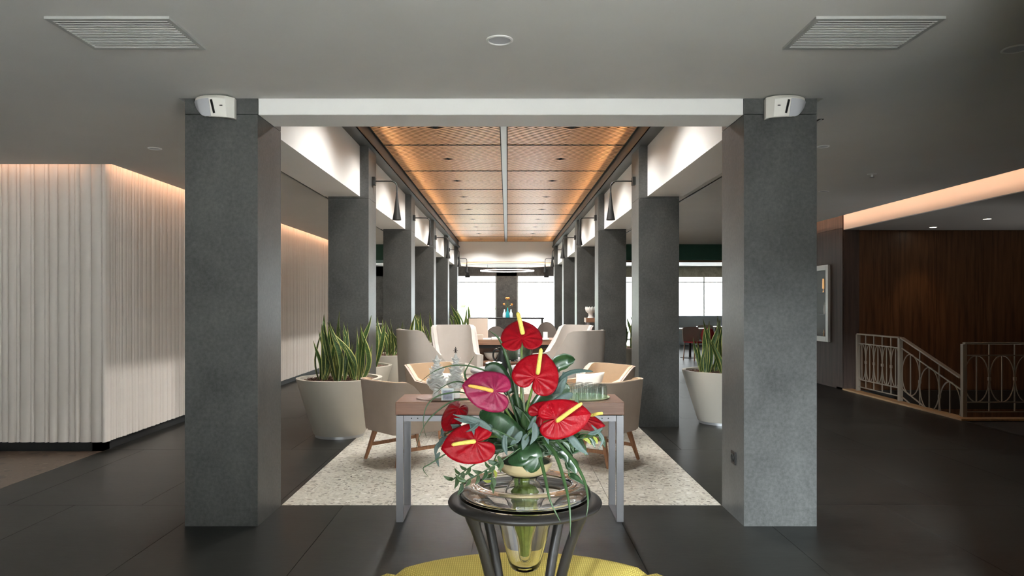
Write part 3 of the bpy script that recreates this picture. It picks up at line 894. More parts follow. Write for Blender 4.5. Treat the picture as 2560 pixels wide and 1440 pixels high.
for i in range(5):
    MB().box(5.60, 7.3, 9.96 - 0.28 * (i + 1), 9.96 - 0.28 * i, -0.9 - 0.17 * (i + 1) - 0.05, -0.9 - 0.17 * (i + 1)).build('tread', M['walnut'], st)
MB().box(5.60, 9.15, 9.96, 11.47, -1.1, -0.9).build('landing', M['walnut'], st)
balustrade('balustrade', 'far sloping iron balustrade glimpsed below behind the near one', (7.3, 9.9), (7.3, 8.55), 3, (), -0.3, -0.95)

# display niche in the timber wall
nx = 5.435
dn = thing('display_case', 'recessed glass display case in the timber wall', 'display case', (nx, 12.5, 0.75), 0)
y0, y1, zz0, zz1 = -0.62, 0.42, 0.0, 1.23
z_b, z_t = P(2055, 853, 12.2).z - 0.75, P(2055, 664, 12.2).z - 0.75
fr = MB()
fr.box(-0.045, 0.0, y0, y0 + 0.09, z_b, z_t).box(-0.045, 0.0, y1 - 0.09, y1, z_b, z_t).box(-0.045, 0.0, y0 + 0.09, y1 - 0.09, z_b, z_b + 0.09).box(-0.045, 0.0, y0 + 0.09, y1 - 0.09, z_t - 0.09, z_t)
fr.build('frame', M['grille_frame'], dn, bevel=0.004)
MB().box(-0.006, -0.001, y0 + 0.09, y1 - 0.09, z_b + 0.09, z_t - 0.09).build('back', M['display_glow'], dn)
hz = (z_t - z_b - 0.18) / 3
for i in (1, 2):
    MB().box(-0.04, -0.006, y0 + 0.09, y1 - 0.09, z_b + 0.09 + hz * i - 0.008, z_b + 0.09 + hz * i + 0.004).build('shelf', M['lamp_metal'], dn)
def nick(name, lab, cat, yy, lvl, prof, mat):
    zb = 0.75 + z_b + 0.09 + hz * lvl + 0.004
    tag(MB().lathe(prof, 20).build(name, mat, None, smooth=True, loc=(nx - 0.024, 12.5 + yy, zb)), lab, cat)
nick('table_lamp', 'tiny lamp with amber shade on the display case top shelf', 'lamp', -0.40, 2, [(0.0, 0), (0.012, 0.0), (0.004, 0.03), (0.004, 0.06), (0.016, 0.062), (0.013, 0.23), (0.0, 0.23)], M['shade'])
nick('vase', 'pale round vase on the display case middle shelf', 'vase', -0.45, 1, [(0.0, 0), (0.012, 0.0), (0.017, 0.08), (0.012, 0.15), (0.006, 0.17), (0.006, 0.2), (0.0, 0.2)], M['porcelain'])
nick('figurine', 'small shell ornament at the bottom of the display case', 'ornament', -0.42, 0, [(0.0, 0), (0.015, 0.0), (0.012, 0.04), (0.016, 0.06), (0.008, 0.10), (0.0, 0.12)], M['tan'])

# far ring pendant and ceiling disc
rp_ = thing('ring_pendant', 'glowing ring pendant lamp at the far end of the hall', 'lamp', (0.04, 24.9, 2.52))
MB().lathe([(0.90, -0.012), (0.94, -0.012), (0.94, 0.012), (0.90, 0.012)], 64, close=True).build('ring', M['ring_emit'], rp_, smooth=40)
MB().lathe([(0.895, 0.0125), (0.945, 0.0125), (0.945, 0.03), (0.895, 0.03)], 64, close=True).build('cover', M['desk_dark'], rp_, smooth=40)
for a in (0.6, 2.2, 3.9, 5.5):
    MB().tube([(0.92 * math.cos(a), 0.92 * math.sin(a), 0.03), (0.92 * math.cos(a), 0.92 * math.sin(a), 0.24)], 0.004, 6).build('cable', M['steel'], rp_)
dc = thing('ceiling_disc', 'round dropped ceiling disc with amber edge above the ring lamp', 'ceiling disc', (0.04, 24.9, 2.76))
MB().lathe([(0, -0.06), (1.5, -0.06), (1.55, -0.03), (1.55, 0.0)], 64).build('disc', M['white'], dc, smooth=30)
MB().lathe([(1.56, -0.055), (1.60, -0.055), (1.60, -0.035), (1.56, -0.035)], 64, close=True).build('light_edge', M['amber'], dc, smooth=40)
for i, px in enumerate((1169, 1366)):
    p = P(px, 682, 26.55)
    t = thing('spotlight', ['small dark spotlight at the head of the left far window', 'small dark spotlight at the head of the right far window'][i], 'spotlight', (p.x, p.y, 2.40), 0, 'far spotlights')
    MB().box(-0.09, 0.09, -0.06, 0.06, -0.055, 0.02).build('head', M['lamp_metal'], t, bevel=0.01)
    MB().box(-0.05, 0.05, 0.0, 0.14, 0.02, 0.25).build('bracket', M['rail'], t)
# ================================================================ CONSOLE TABLE
TF, TD = 4.523, 0.407
tx0, tx1 = P(988.5, 1005, TF).x, P(1561, 1005, TF).x
tz = 0.7686
tb = thing('console_table', 'wooden console table on steel frame legs behind the flowers', 'table', ((tx0 + tx1) / 2, TF + TD / 2, 0))
hw, hd = (tx1 - tx0) / 2, TD / 2
MB().box(-hw, hw, -hd, hd, tz - 0.081, tz).build('top', M['desk'], tb, bevel=0.003)
MB().box(-hw + 0.012, hw - 0.012, -hd + 0.012, hd - 0.012, tz - 0.088, tz - 0.081).build('shadow_gap', M['dark'], tb)
MB().box(-hw + 0.05, hw - 0.05, -hd + 0.018, -hd + 0.034, tz - 0.125, tz - 0.088).build('apron', M['steel'], tb)
MB().box(-hw + 0.05, hw - 0.05, hd - 0.034, hd - 0.018, tz - 0.125, tz - 0.088).build('apron', M['steel'], tb)
for s in (-1, 1):
    xa = s * (hw - 0.024)
    for sy in (-1, 1):
        MB().box(xa - 0.023, xa + 0.023, sy * (hd - 0.03) - 0.012, sy * (hd - 0.03) + 0.012, 0.0, tz - 0.088).build('leg', M['steel'], tb, bevel=0.002)
    MB().box(xa - 0.023, xa + 0.023, -hd + 0.042, hd - 0.042, 0.0, 0.012).build('foot_bar', M['steel'], tb)
    for q in (0.10, 0.14):
        MB().lathe([(0, -0.002), (0.004, -0.002), (0.004, 0.0)], 8).build('screw', M['lamp_metal'], tb, loc=(s * (hw - q), -hd + 0.0175, tz - 0.105), rot=(-PI / 2, 0, 0))

# porcelain trees
def ruffle(amp, n, ph):
    return lambda r, z, a: (r * (1 + amp * 0.5 * math.sin(n * a + ph)), z + (r / 0.05) * amp * 0.05 * math.sin(n * a + ph))
def porcelain_tree(px, label, h, seed):
    p = P(px, 997, TF + 0.16)
    t = thing('porcelain_tree', label, 'ornament', (p.x, p.y, tz + 0.007), 0.3 * seed, 'porcelain trees on the console')
    MB().lathe([(0, 0), (0.030, 0), (0.032, 0.01), (0.022, 0.045), (0.014, 0.05), (0.0, 0.05)], 20).build('base', M['porcelain'], t, smooth=True)
    r = random.Random(seed)
    n = 13
    for i in range(n):
        f = i / (n - 1)
        rad = [0.040, 0.052, 0.062, 0.066, 0.060, 0.050, 0.040, 0.044, 0.050, 0.036, 0.026, 0.022, 0.030][i]
        if seed == 2: rad *= 0.95
        z = 0.045 + (h - 0.075) * f
        MB().lathe([(0.012, 0.0), (rad * 0.7, 0.004), (rad, 0.012), (rad * 0.97, 0.015), (rad * 0.6, 0.009), (0.011, 0.022)], 28, wob=ruffle(0.20, r.choice((3, 4, 5)), r.random() * 6)).build('disc', M['porcelain'], t, smooth=True, loc=(r.uniform(-.002, .002), 0, z))
    MB().lathe([(0.009, 0.0), (0.009, h - 0.02), (0.014, h - 0.012), (0.008, h + 0.008), (0.0, h + 0.02)], 12).build('stem', M['porcelain'], t, smooth=True)
    return t
porcelain_tree(1092, 'left white porcelain tree of ruffled discs on the console', 0.265, 1)
t2 = porcelain_tree(1139, 'right white porcelain tree with dark star tip on the console', 0.275, 2)
st_ = MB()
for k in range(6):
    a = k * PI / 3
    st_.bar((0, 0, 0.31), (0.016 * math.cos(a), 0, 0.31 + 0.016 * math.sin(a)), 0.003)
st_.bar((0, 0, 0.285), (0, 0, 0.335), 0.003).build('star_tip', M['black_metal'], t2)
dishc = P(1098, 997, TF + 0.17)
tag(MB().lathe([(0, 0), (0.17, 0), (0.185, 0.004), (0.18, 0.006), (0.165, 0.004), (0, 0.003)], 40).build('oval_tray', M['desk_dark'], None, smooth=30, loc=(dishc.x + 0.03, dishc.y + 0.04, tz)), 'dark brown round tray under the porcelain trees', 'tray')
# acrylic stand with printed card
cp = P(1119, 1003, TF + 0.05)
cs = thing('card_stand', 'clear card stand with a printed notice on the console', 'sign', (cp.x, cp.y, tz), 0.06)
cd_ = MB().box(-0.040, 0.040, -0.002, 0.002, 0.0, 0.082).build('card', M['paper'], cs)
MB().box(-0.031, 0.031, -0.003, -0.002, 0.010, 0.070).build('print', M['print'], cd_)
pr = MB()
for i in range(9):
    wl_ = 0.022 + 0.005 * math.sin(i * 2.1)
    pr.box(-wl_, wl_, -0.0036, -0.003, 0.0615 - i * 0.0055, 0.0632 - i * 0.0055)
pr.build('print_lines', M['print_dark'], cd_)
MB().box(-0.044, 0.044, -0.005, -0.0038, 0.0, 0.085).build('front_sheet', M['pane'], cs)
MB().box(-0.044, 0.044, -0.02, 0.03, 0.0005, 0.003).build('foot', M['pane'], cs)
cn = MB().lathe([(0, 0), (0.026, 0), (0.024, 0.035), (0.010, 0.05), (0.010, 0.058), (0.0, 0.06)], 6).build('paper_figure', M['porcelain'], None, loc=(cp.x + 0.0, cp.y + 0.05, tz + 0.007 + 0.0))
tag(cn, 'small white faceted ornament behind the card stand', 'ornament')

# tumblers on an oval glass tray
gt = P(1457, 994, TF + 0.215)
tag(MB().lathe([(0, 0.001), (0.170, 0.001), (0.180, 0.008), (0.177, 0.010), (0.168, 0.004), (0, 0.004)], 48).build('glass_tray', plain('green_glass_tray', (0.62, 0.72, 0.42), 0.15, spec=0.6), None, smooth=30, loc=(gt.x, gt.y, tz)), 'pale green round glass tray under the tumblers', 'tray')
gm = MB().lathe([(0.0, 0.083), (0.0255, 0.083), (0.0275, 0.080), (0.0325, 0.0), (0.0308, 0.0), (0.026, 0.072), (0.0, 0.074)], 20).mesh('tumbler', M['tumbler_glass'], smooth=40)
spots = [(0, 0)] + [(0.070 * math.cos(a), 0.070 * math.sin(a)) for a in [k * PI / 3 + 0.2 for k in range(6)]] + [(0.134 * math.cos(a), 0.134 * math.sin(a)) for a in [k * PI / 6 + 0.1 for k in range(12)]]
for i, (x, y) in enumerate(spots):
    tag(inst('tumbler', gm, None, (gt.x + x, gt.y + y, tz + 0.0042 if math.hypot(x, y) < 0.12 else tz + 0.0045)), 'clear upturned tumbler among those crowded on the green glass tray', 'glass', 'upturned tumblers on the glass tray')

# ================================================================ ARMCHAIRS
def u_path(w, d, r, n=5):
    pts = [(-w / 2, d / 2)]
    for k in range(4): pts.append((-w / 2, d / 2 - (d - r) * (k + 1) / 4))
    for k in range(1, n + 1):
        a = PI + (PI / 2) * k / n
        pts.append((-w / 2 + r + r * math.cos(a), -d / 2 + r + r * math.sin(a)))
    pts.append((-w / 4 + r / 2, -d / 2)); pts.append((0, -d / 2))
    right = [(-x, y) for x, y in reversed(pts[:-1])]
    return pts + right
def shell_mesh(w, d, r, z0, top, flare, off, thick, name, mat):
    """curved wall following a U; off: inward offset of its outer skin, thick: wall thickness"""
    def ring(o):
        return u_path(w - 2 * o, d - o, max(0.02, r - o))
    A, B = ring(off), ring(off + thick)
    mb = MB(); n = len(A)
    rows = 7
    def pt(path, i, f, o):
        x, y = path[i]
        yb = (d / 2 - y) / d            # 0 front .. 1 back
        zt_ = top(yb)
        z = z0 + (zt_ - z0) * f
        k = 1 + flare * (z - z0)
        return (x * k, y * k if y < 0 else y, z)
    vs = []
    for path in (A, B):
        for j in range(rows + 1):
            for i in range(n):
                vs.append(pt(path, i, j / rows, 0))
    R = (rows + 1) * n
    fs = []
    for q in (0, 1):
        for j in range(rows):
            for i in range(n - 1):
                a = q * R + j * n + i
                fs.append((a, a + 1, a + n + 1, a + n))
    for i in range(n - 1):
        fs.append((rows * n + i, rows * n + i + 1, R + rows * n + i + 1, R + rows * n + i))
        fs.append((i, i + 1, R + i + 1, R + i))
    for j in range(rows):
        fs.append((j * n, (j + 1) * n, R + (j + 1) * n, R + j * n))
        fs.append((j * n + n - 1, (j + 1) * n + n - 1, R + (j + 1) * n + n - 1, R + j * n + n - 1))
    mb.add(vs, fs)
    return mb.mesh(name, mat, smooth=50)
def sstep(a, b, x):
    t = min(1, max(0, (x - a) / (b - a)))
    return t * t * (3 - 2 * t)
def rounded_box_mesh(name, mat, w, d, z0, z1, r=0.04):
    me = MB().box(-w / 2, w / 2, -d / 2, d / 2, z0, z1).mesh(name, mat, smooth=True)
    bm = bmesh.new(); bm.from_mesh(me)
    bmesh.ops.bevel(bm, geom=list(bm.edges), offset=r, segments=3, affect='EDGES', profile=0.5)
    bm.to_mesh(me); bm.free()
    me.polygons.foreach_set('use_smooth', [True] * len(me.polygons))
    return me
def taper_leg(a, b, w0, w1):
    a, b = Vector(a), Vector(b)
    return MB().tube([a, b], [w0 * 0.72, w1 * 0.72], 4, up=(0.7, 0.7, 0)).mesh('leg', M['leg_wood'])
tub_top = lambda yb: 0.565 + (0.725 - 0.565) * sstep(0.52, 0.84, yb)
TUB = dict(
    shell=shell_mesh(0.62, 0.62, 0.16, 0.285, tub_top, 0.28, 0.0, 0.024, 'shell', M['taupe']),
    lining=shell_mesh(0.62, 0.62, 0.16, 0.30, lambda yb: tub_top(yb) + 0.004, 0.28, 0.0245, 0.040, 'lining', M['tan']),
    base=MB().prism([(-0.28, -0.20), (-0.2, -0.285), (0.2, -0.285), (0.28, -0.20), (0.285, 0.31), (-0.285, 0.31)], 0.27, 0.34).mesh('base', M['taupe']),
    seat=rounded_box_mesh('seat', M['tan'], 0.49, 0.54, 0.335, 0.455))
def tub_chair(label, loc, face, group='tan and taupe tub chairs'):
    """face: plan direction the sitter looks to"""
    rz = math.atan2(face[1], face[0]) - PI / 2
    t = thing('tub_chair', label, 'armchair', (loc[0], loc[1], 0), rz, group)
    for k in ('shell', 'lining', 'base'): inst(k, TUB[k], t)
    inst('seat', TUB['seat'], t, (0, 0.03, 0))
    for x, y, dx, dy in ((-0.20, -0.20, -0.045, -0.08), (0.20, -0.20, 0.045, -0.08), (-0.23, 0.24, -0.05, 0.10), (0.23, 0.24, 0.05, 0.10)):
        inst('leg', taper_leg((x, y, 0.275), (x + dx, y + dy, 0.0), 0.036, 0.020), t)
    MB().bar((-0.225, -0.24, 0.13), (-0.255, 0.29, 0.13), 0.018, 0.03).build('stretcher', M['leg_wood'], t)
    MB().bar((0.225, -0.24, 0.13), (0.255, 0.29, 0.13), 0.018, 0.03).build('stretcher', M['leg_wood'], t)
    return t
tub_chair('tub chair beside the near left planter, its taupe back to the camera', (-0.86, 6.40), (0.73, 0.68))
tub_chair('tub chair behind the right end of the console, its taupe back to the camera', (0.84, 6.36), (-0.76, 0.66))
tub_chair('tub chair with tan inside showing, behind the porcelain trees', (-0.66, 7.72), (0.66, -0.75))
tub_chair('tub chair with tan inside showing, behind the tumblers at right', (0.99, 7.62), (-0.80, -0.60))
tub_chair('distant tub chair beside the right-hand pedestal console', (1.42, 13.7), (-1.0, 0.1))
def cushion(label, loc, rot):
    me = MB()
    n = 10
    vs, fs = [], []
    for q in (1, -1):
        for j in range(n + 1):
            for i in range(n + 1):
                u, v = i / n * 2 - 1, j / n * 2 - 1
                th = 0.055 * (max(0, 1 - u ** 4) * max(0, 1 - v ** 4)) ** 0.5
                k = 1 + 0.10 * abs(u * v)
                vs.append((u * 0.155 * k, q * th * 0.8, v * 0.105 * k))
    R = (n + 1) ** 2
    for q in (0, 1):
        for j in range(n):
            for i in range(n):
                a = q * R + j * (n + 1) + i
                fs.append((a, a + 1, a + n + 2, a + n + 1))
    me.add(vs, fs)
    m_ = me.mesh('cushion', M['cushion'], smooth='all')
    bm = bmesh.new(); bm.from_mesh(m_); bmesh.ops.remove_doubles(bm, verts=bm.verts, dist=1e-5); bm.to_mesh(m_); bm.free()
    o = inst('cushion', m_, None, loc, rot)
    tag(o, label, 'cushion', 'cream cushions on the tub chairs')
cushion('cream cushion on the tan tub chair behind the porcelain trees', (-0.62, 7.58, 0.555), (-0.5, 0.10, 0.5))
cushion('cream cushion on the tan tub chair behind the tumblers', (0.90, 7.52, 0.555), (-0.5, -0.10, -0.6))

wing_top = lambda yb: 0.62 + 0.16 * sstep(0.35, 0.60, yb) + 0.27 * sstep(0.58, 0.86, yb)
WING = dict(
    shell=shell_mesh(0.66, 0.70, 0.20, 0.16, wing_top, 0.12, 0.0, 0.03, 'shell', M['linen']),
    lining=shell_mesh(0.66, 0.70, 0.20, 0.20, lambda yb: wing_top(yb) + 0.006, 0.12, 0.0305, 0.05, 'lining', M['linen_in']),
    base=MB().prism([(-0.29, -0.20), (-0.2, -0.32), (0.2, -0.32), (0.29, -0.20), (0.30, 0.34), (-0.30, 0.34)], 0.15, 0.32).mesh('base', M['linen']),
    seat=rounded_box_mesh('seat', M['linen_in'], 0.50, 0.60, 0.315, 0.46))
def wing_chair(label, loc, face):
    rz = math.atan2(face[1], face[0]) - PI / 2
    t = thing('wing_chair', label, 'armchair', (loc[0], loc[1], 0), rz, 'pale linen wing chairs')
    for k in ('shell', 'lining', 'base'): inst(k, WING[k], t)
    inst('seat', WING['seat'], t, (0, 0.03, 0))
    for x in (-0.22, 0.22):
        for y in (-0.2, 0.26):
            inst('leg', taper_leg((x, y, 0.155), (x * 1.1, y * 1.1, 0.0), 0.03, 0.018), t)
wing_chair('pale wing chair seen from its left side, beside the third planter', (-0.99, 9.38), (0.85, 0.52))
wing_chair('pale wing chair facing the camera behind the porcelain trees', (-0.74, 10.9), (0.25, -0.97))
wing_chair('pale wing chair seen from behind, right of the flowers', (0.86, 9.15), (-0.72, 0.70))
wing_chair('pale wing chair farther back on the right, behind the other one', (0.92, 10.9), (-0.75, -0.66))

# ================================================================ BUFFET TABLE BETWEEN THE CHAIRS
rt = thing('round_table', 'round grey table holding the drinks dispenser', 'table', (0.12, 7.15, 0))
MB().lathe([(0, 0.70), (0.44, 0.70), (0.45, 0.71), (0.45, 0.725), (0.44, 0.735), (0, 0.735)], 48).build('top', M['steel'], rt, smooth=30)
MB().lathe([(0.04, 0.03), (0.035, 0.1), (0.03, 0.69), (0.06, 0.70)], 24).build('pedestal', M['steel'], rt, smooth=True)
MB().lathe([(0, 0), (0.26, 0), (0.26, 0.01), (0.04, 0.03), (0, 0.03)], 40).build('foot', M['steel'], rt, smooth=30)
dp = P(1297, 900, 7.1)
dd = thing('drinks_dispenser', 'tall glass drinks dispenser on a chrome stand behind the top flower', 'dispenser', (dp.x, dp.y, 0.735))
MB().lathe([(0, 0.10), (0.122, 0.10), (0.13, 0.11), (0.135, 0.34), (0.131, 0.34), (0.126, 0.115), (0, 0.107)], 40).build('jar', M['glass'], dd, smooth=40)
MB().lathe([(0, 0.11), (0.123, 0.11), (0.128, 0.29), (0, 0.29)], 32).build('drink', plain('herb_water', (0.20, 0.27, 0.18), 0.15, noise=0.5, nscale=9), dd, smooth=40)
for k in range(3):
    a = k * 2 * PI / 3 + 0.5
    MB().tube([(0.10 * math.cos(a), 0.10 * math.sin(a), 0.10), (0.115 * math.cos(a), 0.115 * math.sin(a), 0.0)], 0.007, 8).build('leg', M['chrome'], dd, smooth=True)
MB().lathe([(0.10, 0.088), (0.118, 0.088), (0.118, 0.10), (0.10, 0.10)], 32, close=True).build('ring', M['chrome'], dd, smooth=40)
tp = MB().bar((0, -0.12, 0.125), (0, -0.17, 0.125), 0.022).bar((0, -0.158, 0.12), (0, -0.158, 0.09), 0.014).build('tap', M['chrome'], dd)
MB().bar((0, -0.15, 0.136), (0, -0.15, 0.165), 0.008).build('tap_lever', M['black_metal'], tp)
MB().lathe([(0.0, 0.352), (0.03, 0.35), (0.14, 0.345), (0.14, 0.341), (0, 0.341)], 32).build('lid', M['chrome'], dd, smooth=40)
jp = P(1250, 915, 6.95)
jg = thing('jug', 'black glossy jug with looped handle beside the dispenser', 'jug', (jp.x + 0.02, jp.y, 0.735))
MB().lathe([(0, 0.0), (0.05, 0.0), (0.062, 0.05), (0.058, 0.10), (0.035, 0.16), (0.030, 0.20), (0.036, 0.23), (0.030, 0.228), (0.024, 0.2), (0.03, 0.16), (0.05, 0.1), (0, 0.02)], 28).build('body', M['dark_cer'], jg, smooth=40)
MB().tube(cr([(-0.03, -0.01, 0.215), (-0.075, -0.012, 0.20), (-0.085, -0.012, 0.14), (-0.058, -0.01, 0.085)], 6), 0.009, 8).build('handle', M['dark_cer'], jg, smooth=True)
bp_ = P(1235, 915, 6.85)
bw = thing('serving_bowl', 'black bowl with white napkins inside on the round table', 'bowl', (bp_.x, bp_.y, 0.735))
MB().lathe([(0, 0), (0.045, 0), (0.08, 0.05), (0.088, 0.085), (0.083, 0.085), (0.074, 0.052), (0, 0.01)], 32).build('bowl', M['dark_cer'], bw, smooth=40)
MB().lathe([(0.0, 0.093), (0.05, 0.095), (0.078, 0.083), (0.072, 0.055), (0, 0.04)], 24, wob=ruffle(0.1, 5, 0)).build('napkins', M['paper'], bw, smooth=True)
for i in range(5):
    tag(MB().lathe([(0, 0), (0.06, 0), (0.095, 0.008), (0.095, 0.011), (0, 0.004)], 32).build('plate', M['porcelain'], None, smooth=30, loc=(0.19, 6.9, 0.735 + i * 0.012)), 'white plate in the stack on the round table', 'plate', 'stacked plates on the round table')

# ================================================================ LONG TABLE FURTHER BACK
LY = 12.2
lx0, lx1 = P(1160, 850, LY).x, P(1390, 850, LY).x
lt = thing('long_table', 'long brown wooden table across the middle distance', 'table', ((lx0 + lx1) / 2, LY + 0.4, 0))
lw = (lx1 - lx0) / 2
MB().box(-lw, lw, -0.4, 0.4, 0.68, 0.765).build('top', M['desk_dark'], lt, bevel=0.003)
MB().box(-lw + 0.03, lw - 0.03, -0.36, 0.36, 0.62, 0.68).build('apron', M['black_metal'], lt)
MB().box(-lw + 0.06, lw - 0.06, 0.10, 0.13, 0.05, 0.62).build('modesty_panel', M['desk_dark'], lt)
for s in (-1, 1):
    for y in (-0.33, 0.33):
        MB().box(s * (lw - 0.08) - 0.03, s * (lw - 0.08) + 0.03, y - 0.03, y + 0.03, 0, 0.62).build('leg', M['black_metal'], lt)
MB().box(-lw + 0.1, lw - 0.1, -0.30, 0.09, 0.36, 0.40).build('shelf', M['desk_dark'], lt)
wb = P(1228, 877, LY + 0.2)
tag(MB().lathe([(0, 0.0), (0.05, 0.0), (0.10, 0.05), (0.135, 0.13), (0.128, 0.13), (0.095, 0.055), (0, 0.01)], 32).build('bowl', M['porcelain'], None, smooth=40, loc=(wb.x, LY + 0.29, 0.40)), 'white bowl on the shelf under the long table', 'bowl')
def item(name, label, cat, px0, px1, y0px, d, h, mat, dep=0.06, zb=0.765, rz=0.0):
    a, b_ = P(px0, y0px, d), P(px1, y0px, d)
    w = (b_.x - a.x) / 2
    tag(MB().box(-w, w, -dep / 2, dep / 2, 0, h).build(name, mat, None, loc=((a.x + b_.x) / 2, d, zb), rot=(0, 0, rz), bevel=0.004), label, cat)
item('display_board', 'tall beige board standing on the long table', 'board', 1172, 1220, 800, LY + 0.35, 0.36, M['beige_board'], 0.03)
item('card_box', 'small beige box standing on the long table', 'box', 1188, 1208, 840, LY + 0.08, 0.085, M['beige_board'], 0.06)
item('paper_stack', 'flat white paper stack at the left of the long table', 'papers', 1208, 1228, 847, LY + 0.1, 0.022, M['paper'], 0.2)
item('paper_stack', 'pinkish white paper stack near the middle of the long table', 'papers', 1229, 1250, 845, LY + 0.14, 0.04, M['paper'], 0.2)
item('paper_stack', 'bright white paper stack at the right of the long table', 'papers', 1345, 1372, 847, LY + 0.1, 0.018, M['paper'], 0.22)
item('menu_holder', 'small pale menu holder at the right of the long table', 'sign', 1358, 1369, 835, LY + 0.2, 0.13, M['porcelain'], 0.03)
# wicker chairs behind the long table
def round_chair(label, px, d, ztop):
    x = P(px, 800, d).x
    t = thing('wicker_chair', label, 'chair', (x, d, 0), 0, 'round-backed wicker chairs')
    prof = [(0.0, 0.0)]
    mb = MB()
    n = 20
    vs, fs = [], []
    for q, yo in ((0, 0.0), (1, 0.03)):
        for k in range(n + 1):
            a = PI * k / n
            for rr_ in (0.0, 1.0):
                vs.append((0.24 * math.cos(a) * (1 if rr_ else 0.98), yo - 0.10 * math.sin(a) * 0 + 0.14 * (math.cos(a) ** 2) * -1, 0.45 + (ztop - 0.45) * (math.sin(a) ** 0.6 if rr_ else 0.0)))
    R = 2 * (n + 1)
    for q in (0, 1):
        for k in range(n):
            a = q * R + 2 * k
            fs.append((a, a + 2, a + 3, a + 1))
    for k in range(n):
        fs.append((2 * k + 1, 2 * k + 3, R + 2 * k + 3, R + 2 * k + 1)); fs.append((2 * k, 2 * k + 2, R + 2 * k + 2, R + 2 * k))
    mb.add(vs, fs)
    mb.build('backrest', M['wicker'], t, smooth=40)
    inst('seat', rounded_box_mesh('seat', M['wicker'], 0.46, 0.44, 0.40, 0.46, 0.02), t, (0, -0.2 * -1 - 0.35, 0))
    for sx in (-0.2, 0.2):
        for sy in (-0.34, 0.02):
            MB().tube([(sx, sy, 0.40), (sx * 1.1, sy, 0.0)], 0.014, 8).build('leg', M['black_metal'], t)
round_chair('dark wicker chair with round back behind the long table, left of the top flower', 1240, 14.0, 0.94)
round_chair('dark wicker chair with round back behind the long table, right of the top flower', 1366, 15.4, 0.99)
# glass shelf with bottles further back
BY = 17.5
bx0, bx1 = P(1172, 793, BY).x, P(1360, 793, BY).x
bs = thing('bar_shelf', 'slim dark shelf table carrying the bottles', 'shelf', ((bx0 + bx1) / 2, BY, 0))
bz = P(1268, 794, BY).z
bw_ = (bx1 - bx0) / 2
MB().box(-bw_, bw_, -0.2, 0.2, bz - 0.03, bz).build('top', M['black_metal'], bs)
for s in (-1, 1):
    MB().box(s * (bw_ - 0.05) - 0.02, s * (bw_ - 0.05) + 0.02, -0.18, 0.18, 0, bz - 0.03).build('leg', M['black_metal'], bs)
bot = MB().lathe([(0, 0), (0.055, 0), (0.058, 0.02), (0.055, 0.10), (0.022, 0.15), (0.018, 0.205), (0, 0.205)], 20)
for i, (px, mat, lab, sc) in enumerate(((1261, 'pale_bottle', 'pale blue bottle left of the teal one on the far shelf', 1.0), (1269, 'teal_glass', 'tall teal bottle holding orange flowers on the far shelf', 1.18), (1277.5, 'pale_bottle', 'pale blue bottle right of the teal one on the far shelf', 1.0))):
    o = MB().lathe([(0, 0), (0.042, 0), (0.045, 0.02), (0.042, 0.10), (0.018, 0.15), (0.015, 0.205), (0, 0.205)], 20).build('bottle', M[mat], None, smooth=40, loc=(P(px, 780, BY).x, BY - 0.02 * (i == 1), bz))
    o.scale = (1, 1, sc)
    tag(o, lab, 'bottle', 'bottles on the far shelf')
fl = thing('cut_flowers', 'orange blossoms in the teal bottle on the far shelf', 'flower', (P(1269, 780, BY).x, BY - 0.02, bz + 0.225))
for k, (dx, dz, r_) in enumerate(((0.0, 0.24, 0.055), (-0.09, 0.10, 0.03), (0.10, 0.09, 0.03))):
    MB().tube(cr([(0, 0, 0), (dx * 0.3, 0, dz * 0.5), (dx, 0, dz)], 4), 0.006, 6).build('stem', M['stem'], fl, smooth=True)
    MB().lathe([(0, dz - 0.02), (r_ * 0.8, dz - 0.01), (r_, dz + 0.012), (r_ * 0.5, dz + 0.03), (0, dz + 0.02)], 16, (dx, 0, 0), wob=ruffle(0.2, 5, k)).build('blossom', M['orange'], fl, smooth=True)
for k in range(6):
    a = k * 1.05
    MB().tube([(0, 0, 0.04), (0.06 * math.cos(a), 0.05 * math.sin(a), 0.12 + 0.02 * k)], [0.012, 0.003], 6, flat=0.3).build('leaf', M['grass'], fl)
# pedestal console with white vase on the right
PY_ = 14.35
px0, px1 = P(1465, 796, PY_).x, 1.93
pc = thing('pedestal_console', 'tall narrow console with reddish wood top against the right columns', 'console', ((px0 + px1) / 2, PY_ + 0.18, 0))
pz = P(1478, 795, PY_).z
pw = (px1 - px0) / 2
MB().box(-pw, pw, -0.18, 0.18, pz - 0.09, pz).build('top', M['desk_dark'], pc, bevel=0.003)
for s in (-1, 1):
    for y in (-0.15, 0.15):
        MB().box(s * (pw - 0.05) - 0.02, s * (pw - 0.05) + 0.02, y - 0.02, y + 0.02, 0, pz - 0.09).build('leg', M['steel'], pc)
MB().box(-pw + 0.04, pw - 0.04, -0.15, 0.15, 0.10, 0.13).build('lower_shelf', M['black_metal'], pc)
vs_ = thing('vase', 'white fluted goblet vase on the pedestal console', 'vase', (P(1479, 790, PY_).x, PY_ + 0.14, pz))
MB().lathe([(0, 0), (0.065, 0), (0.06, 0.015), (0.045, 0.05), (0.05, 0.085), (0.10, 0.13), (0.115, 0.19), (0.108, 0.22), (0.10, 0.215), (0.095, 0.15), (0, 0.10)], 36, wob=lambda r, z, a: (r * (1 + 0.05 * math.sin(12 * a)) if z > 0.09 else r, z + (0.012 * math.sin(12 * a) if z > 0.2 else 0))).build('body', M['porcelain'], vs_, smooth=True)
for k in range(9):
    a = k * 0.7
    MB().tube([(0.03 * math.cos(a), 0.03 * math.sin(a), 0.16), (0.09 * math.cos(a), 0.06 * math.sin(a), 0.27)], [0.012, 0.002], 6, flat=0.3).build('succulent_leaf', M['leaf_grey'], vs_)

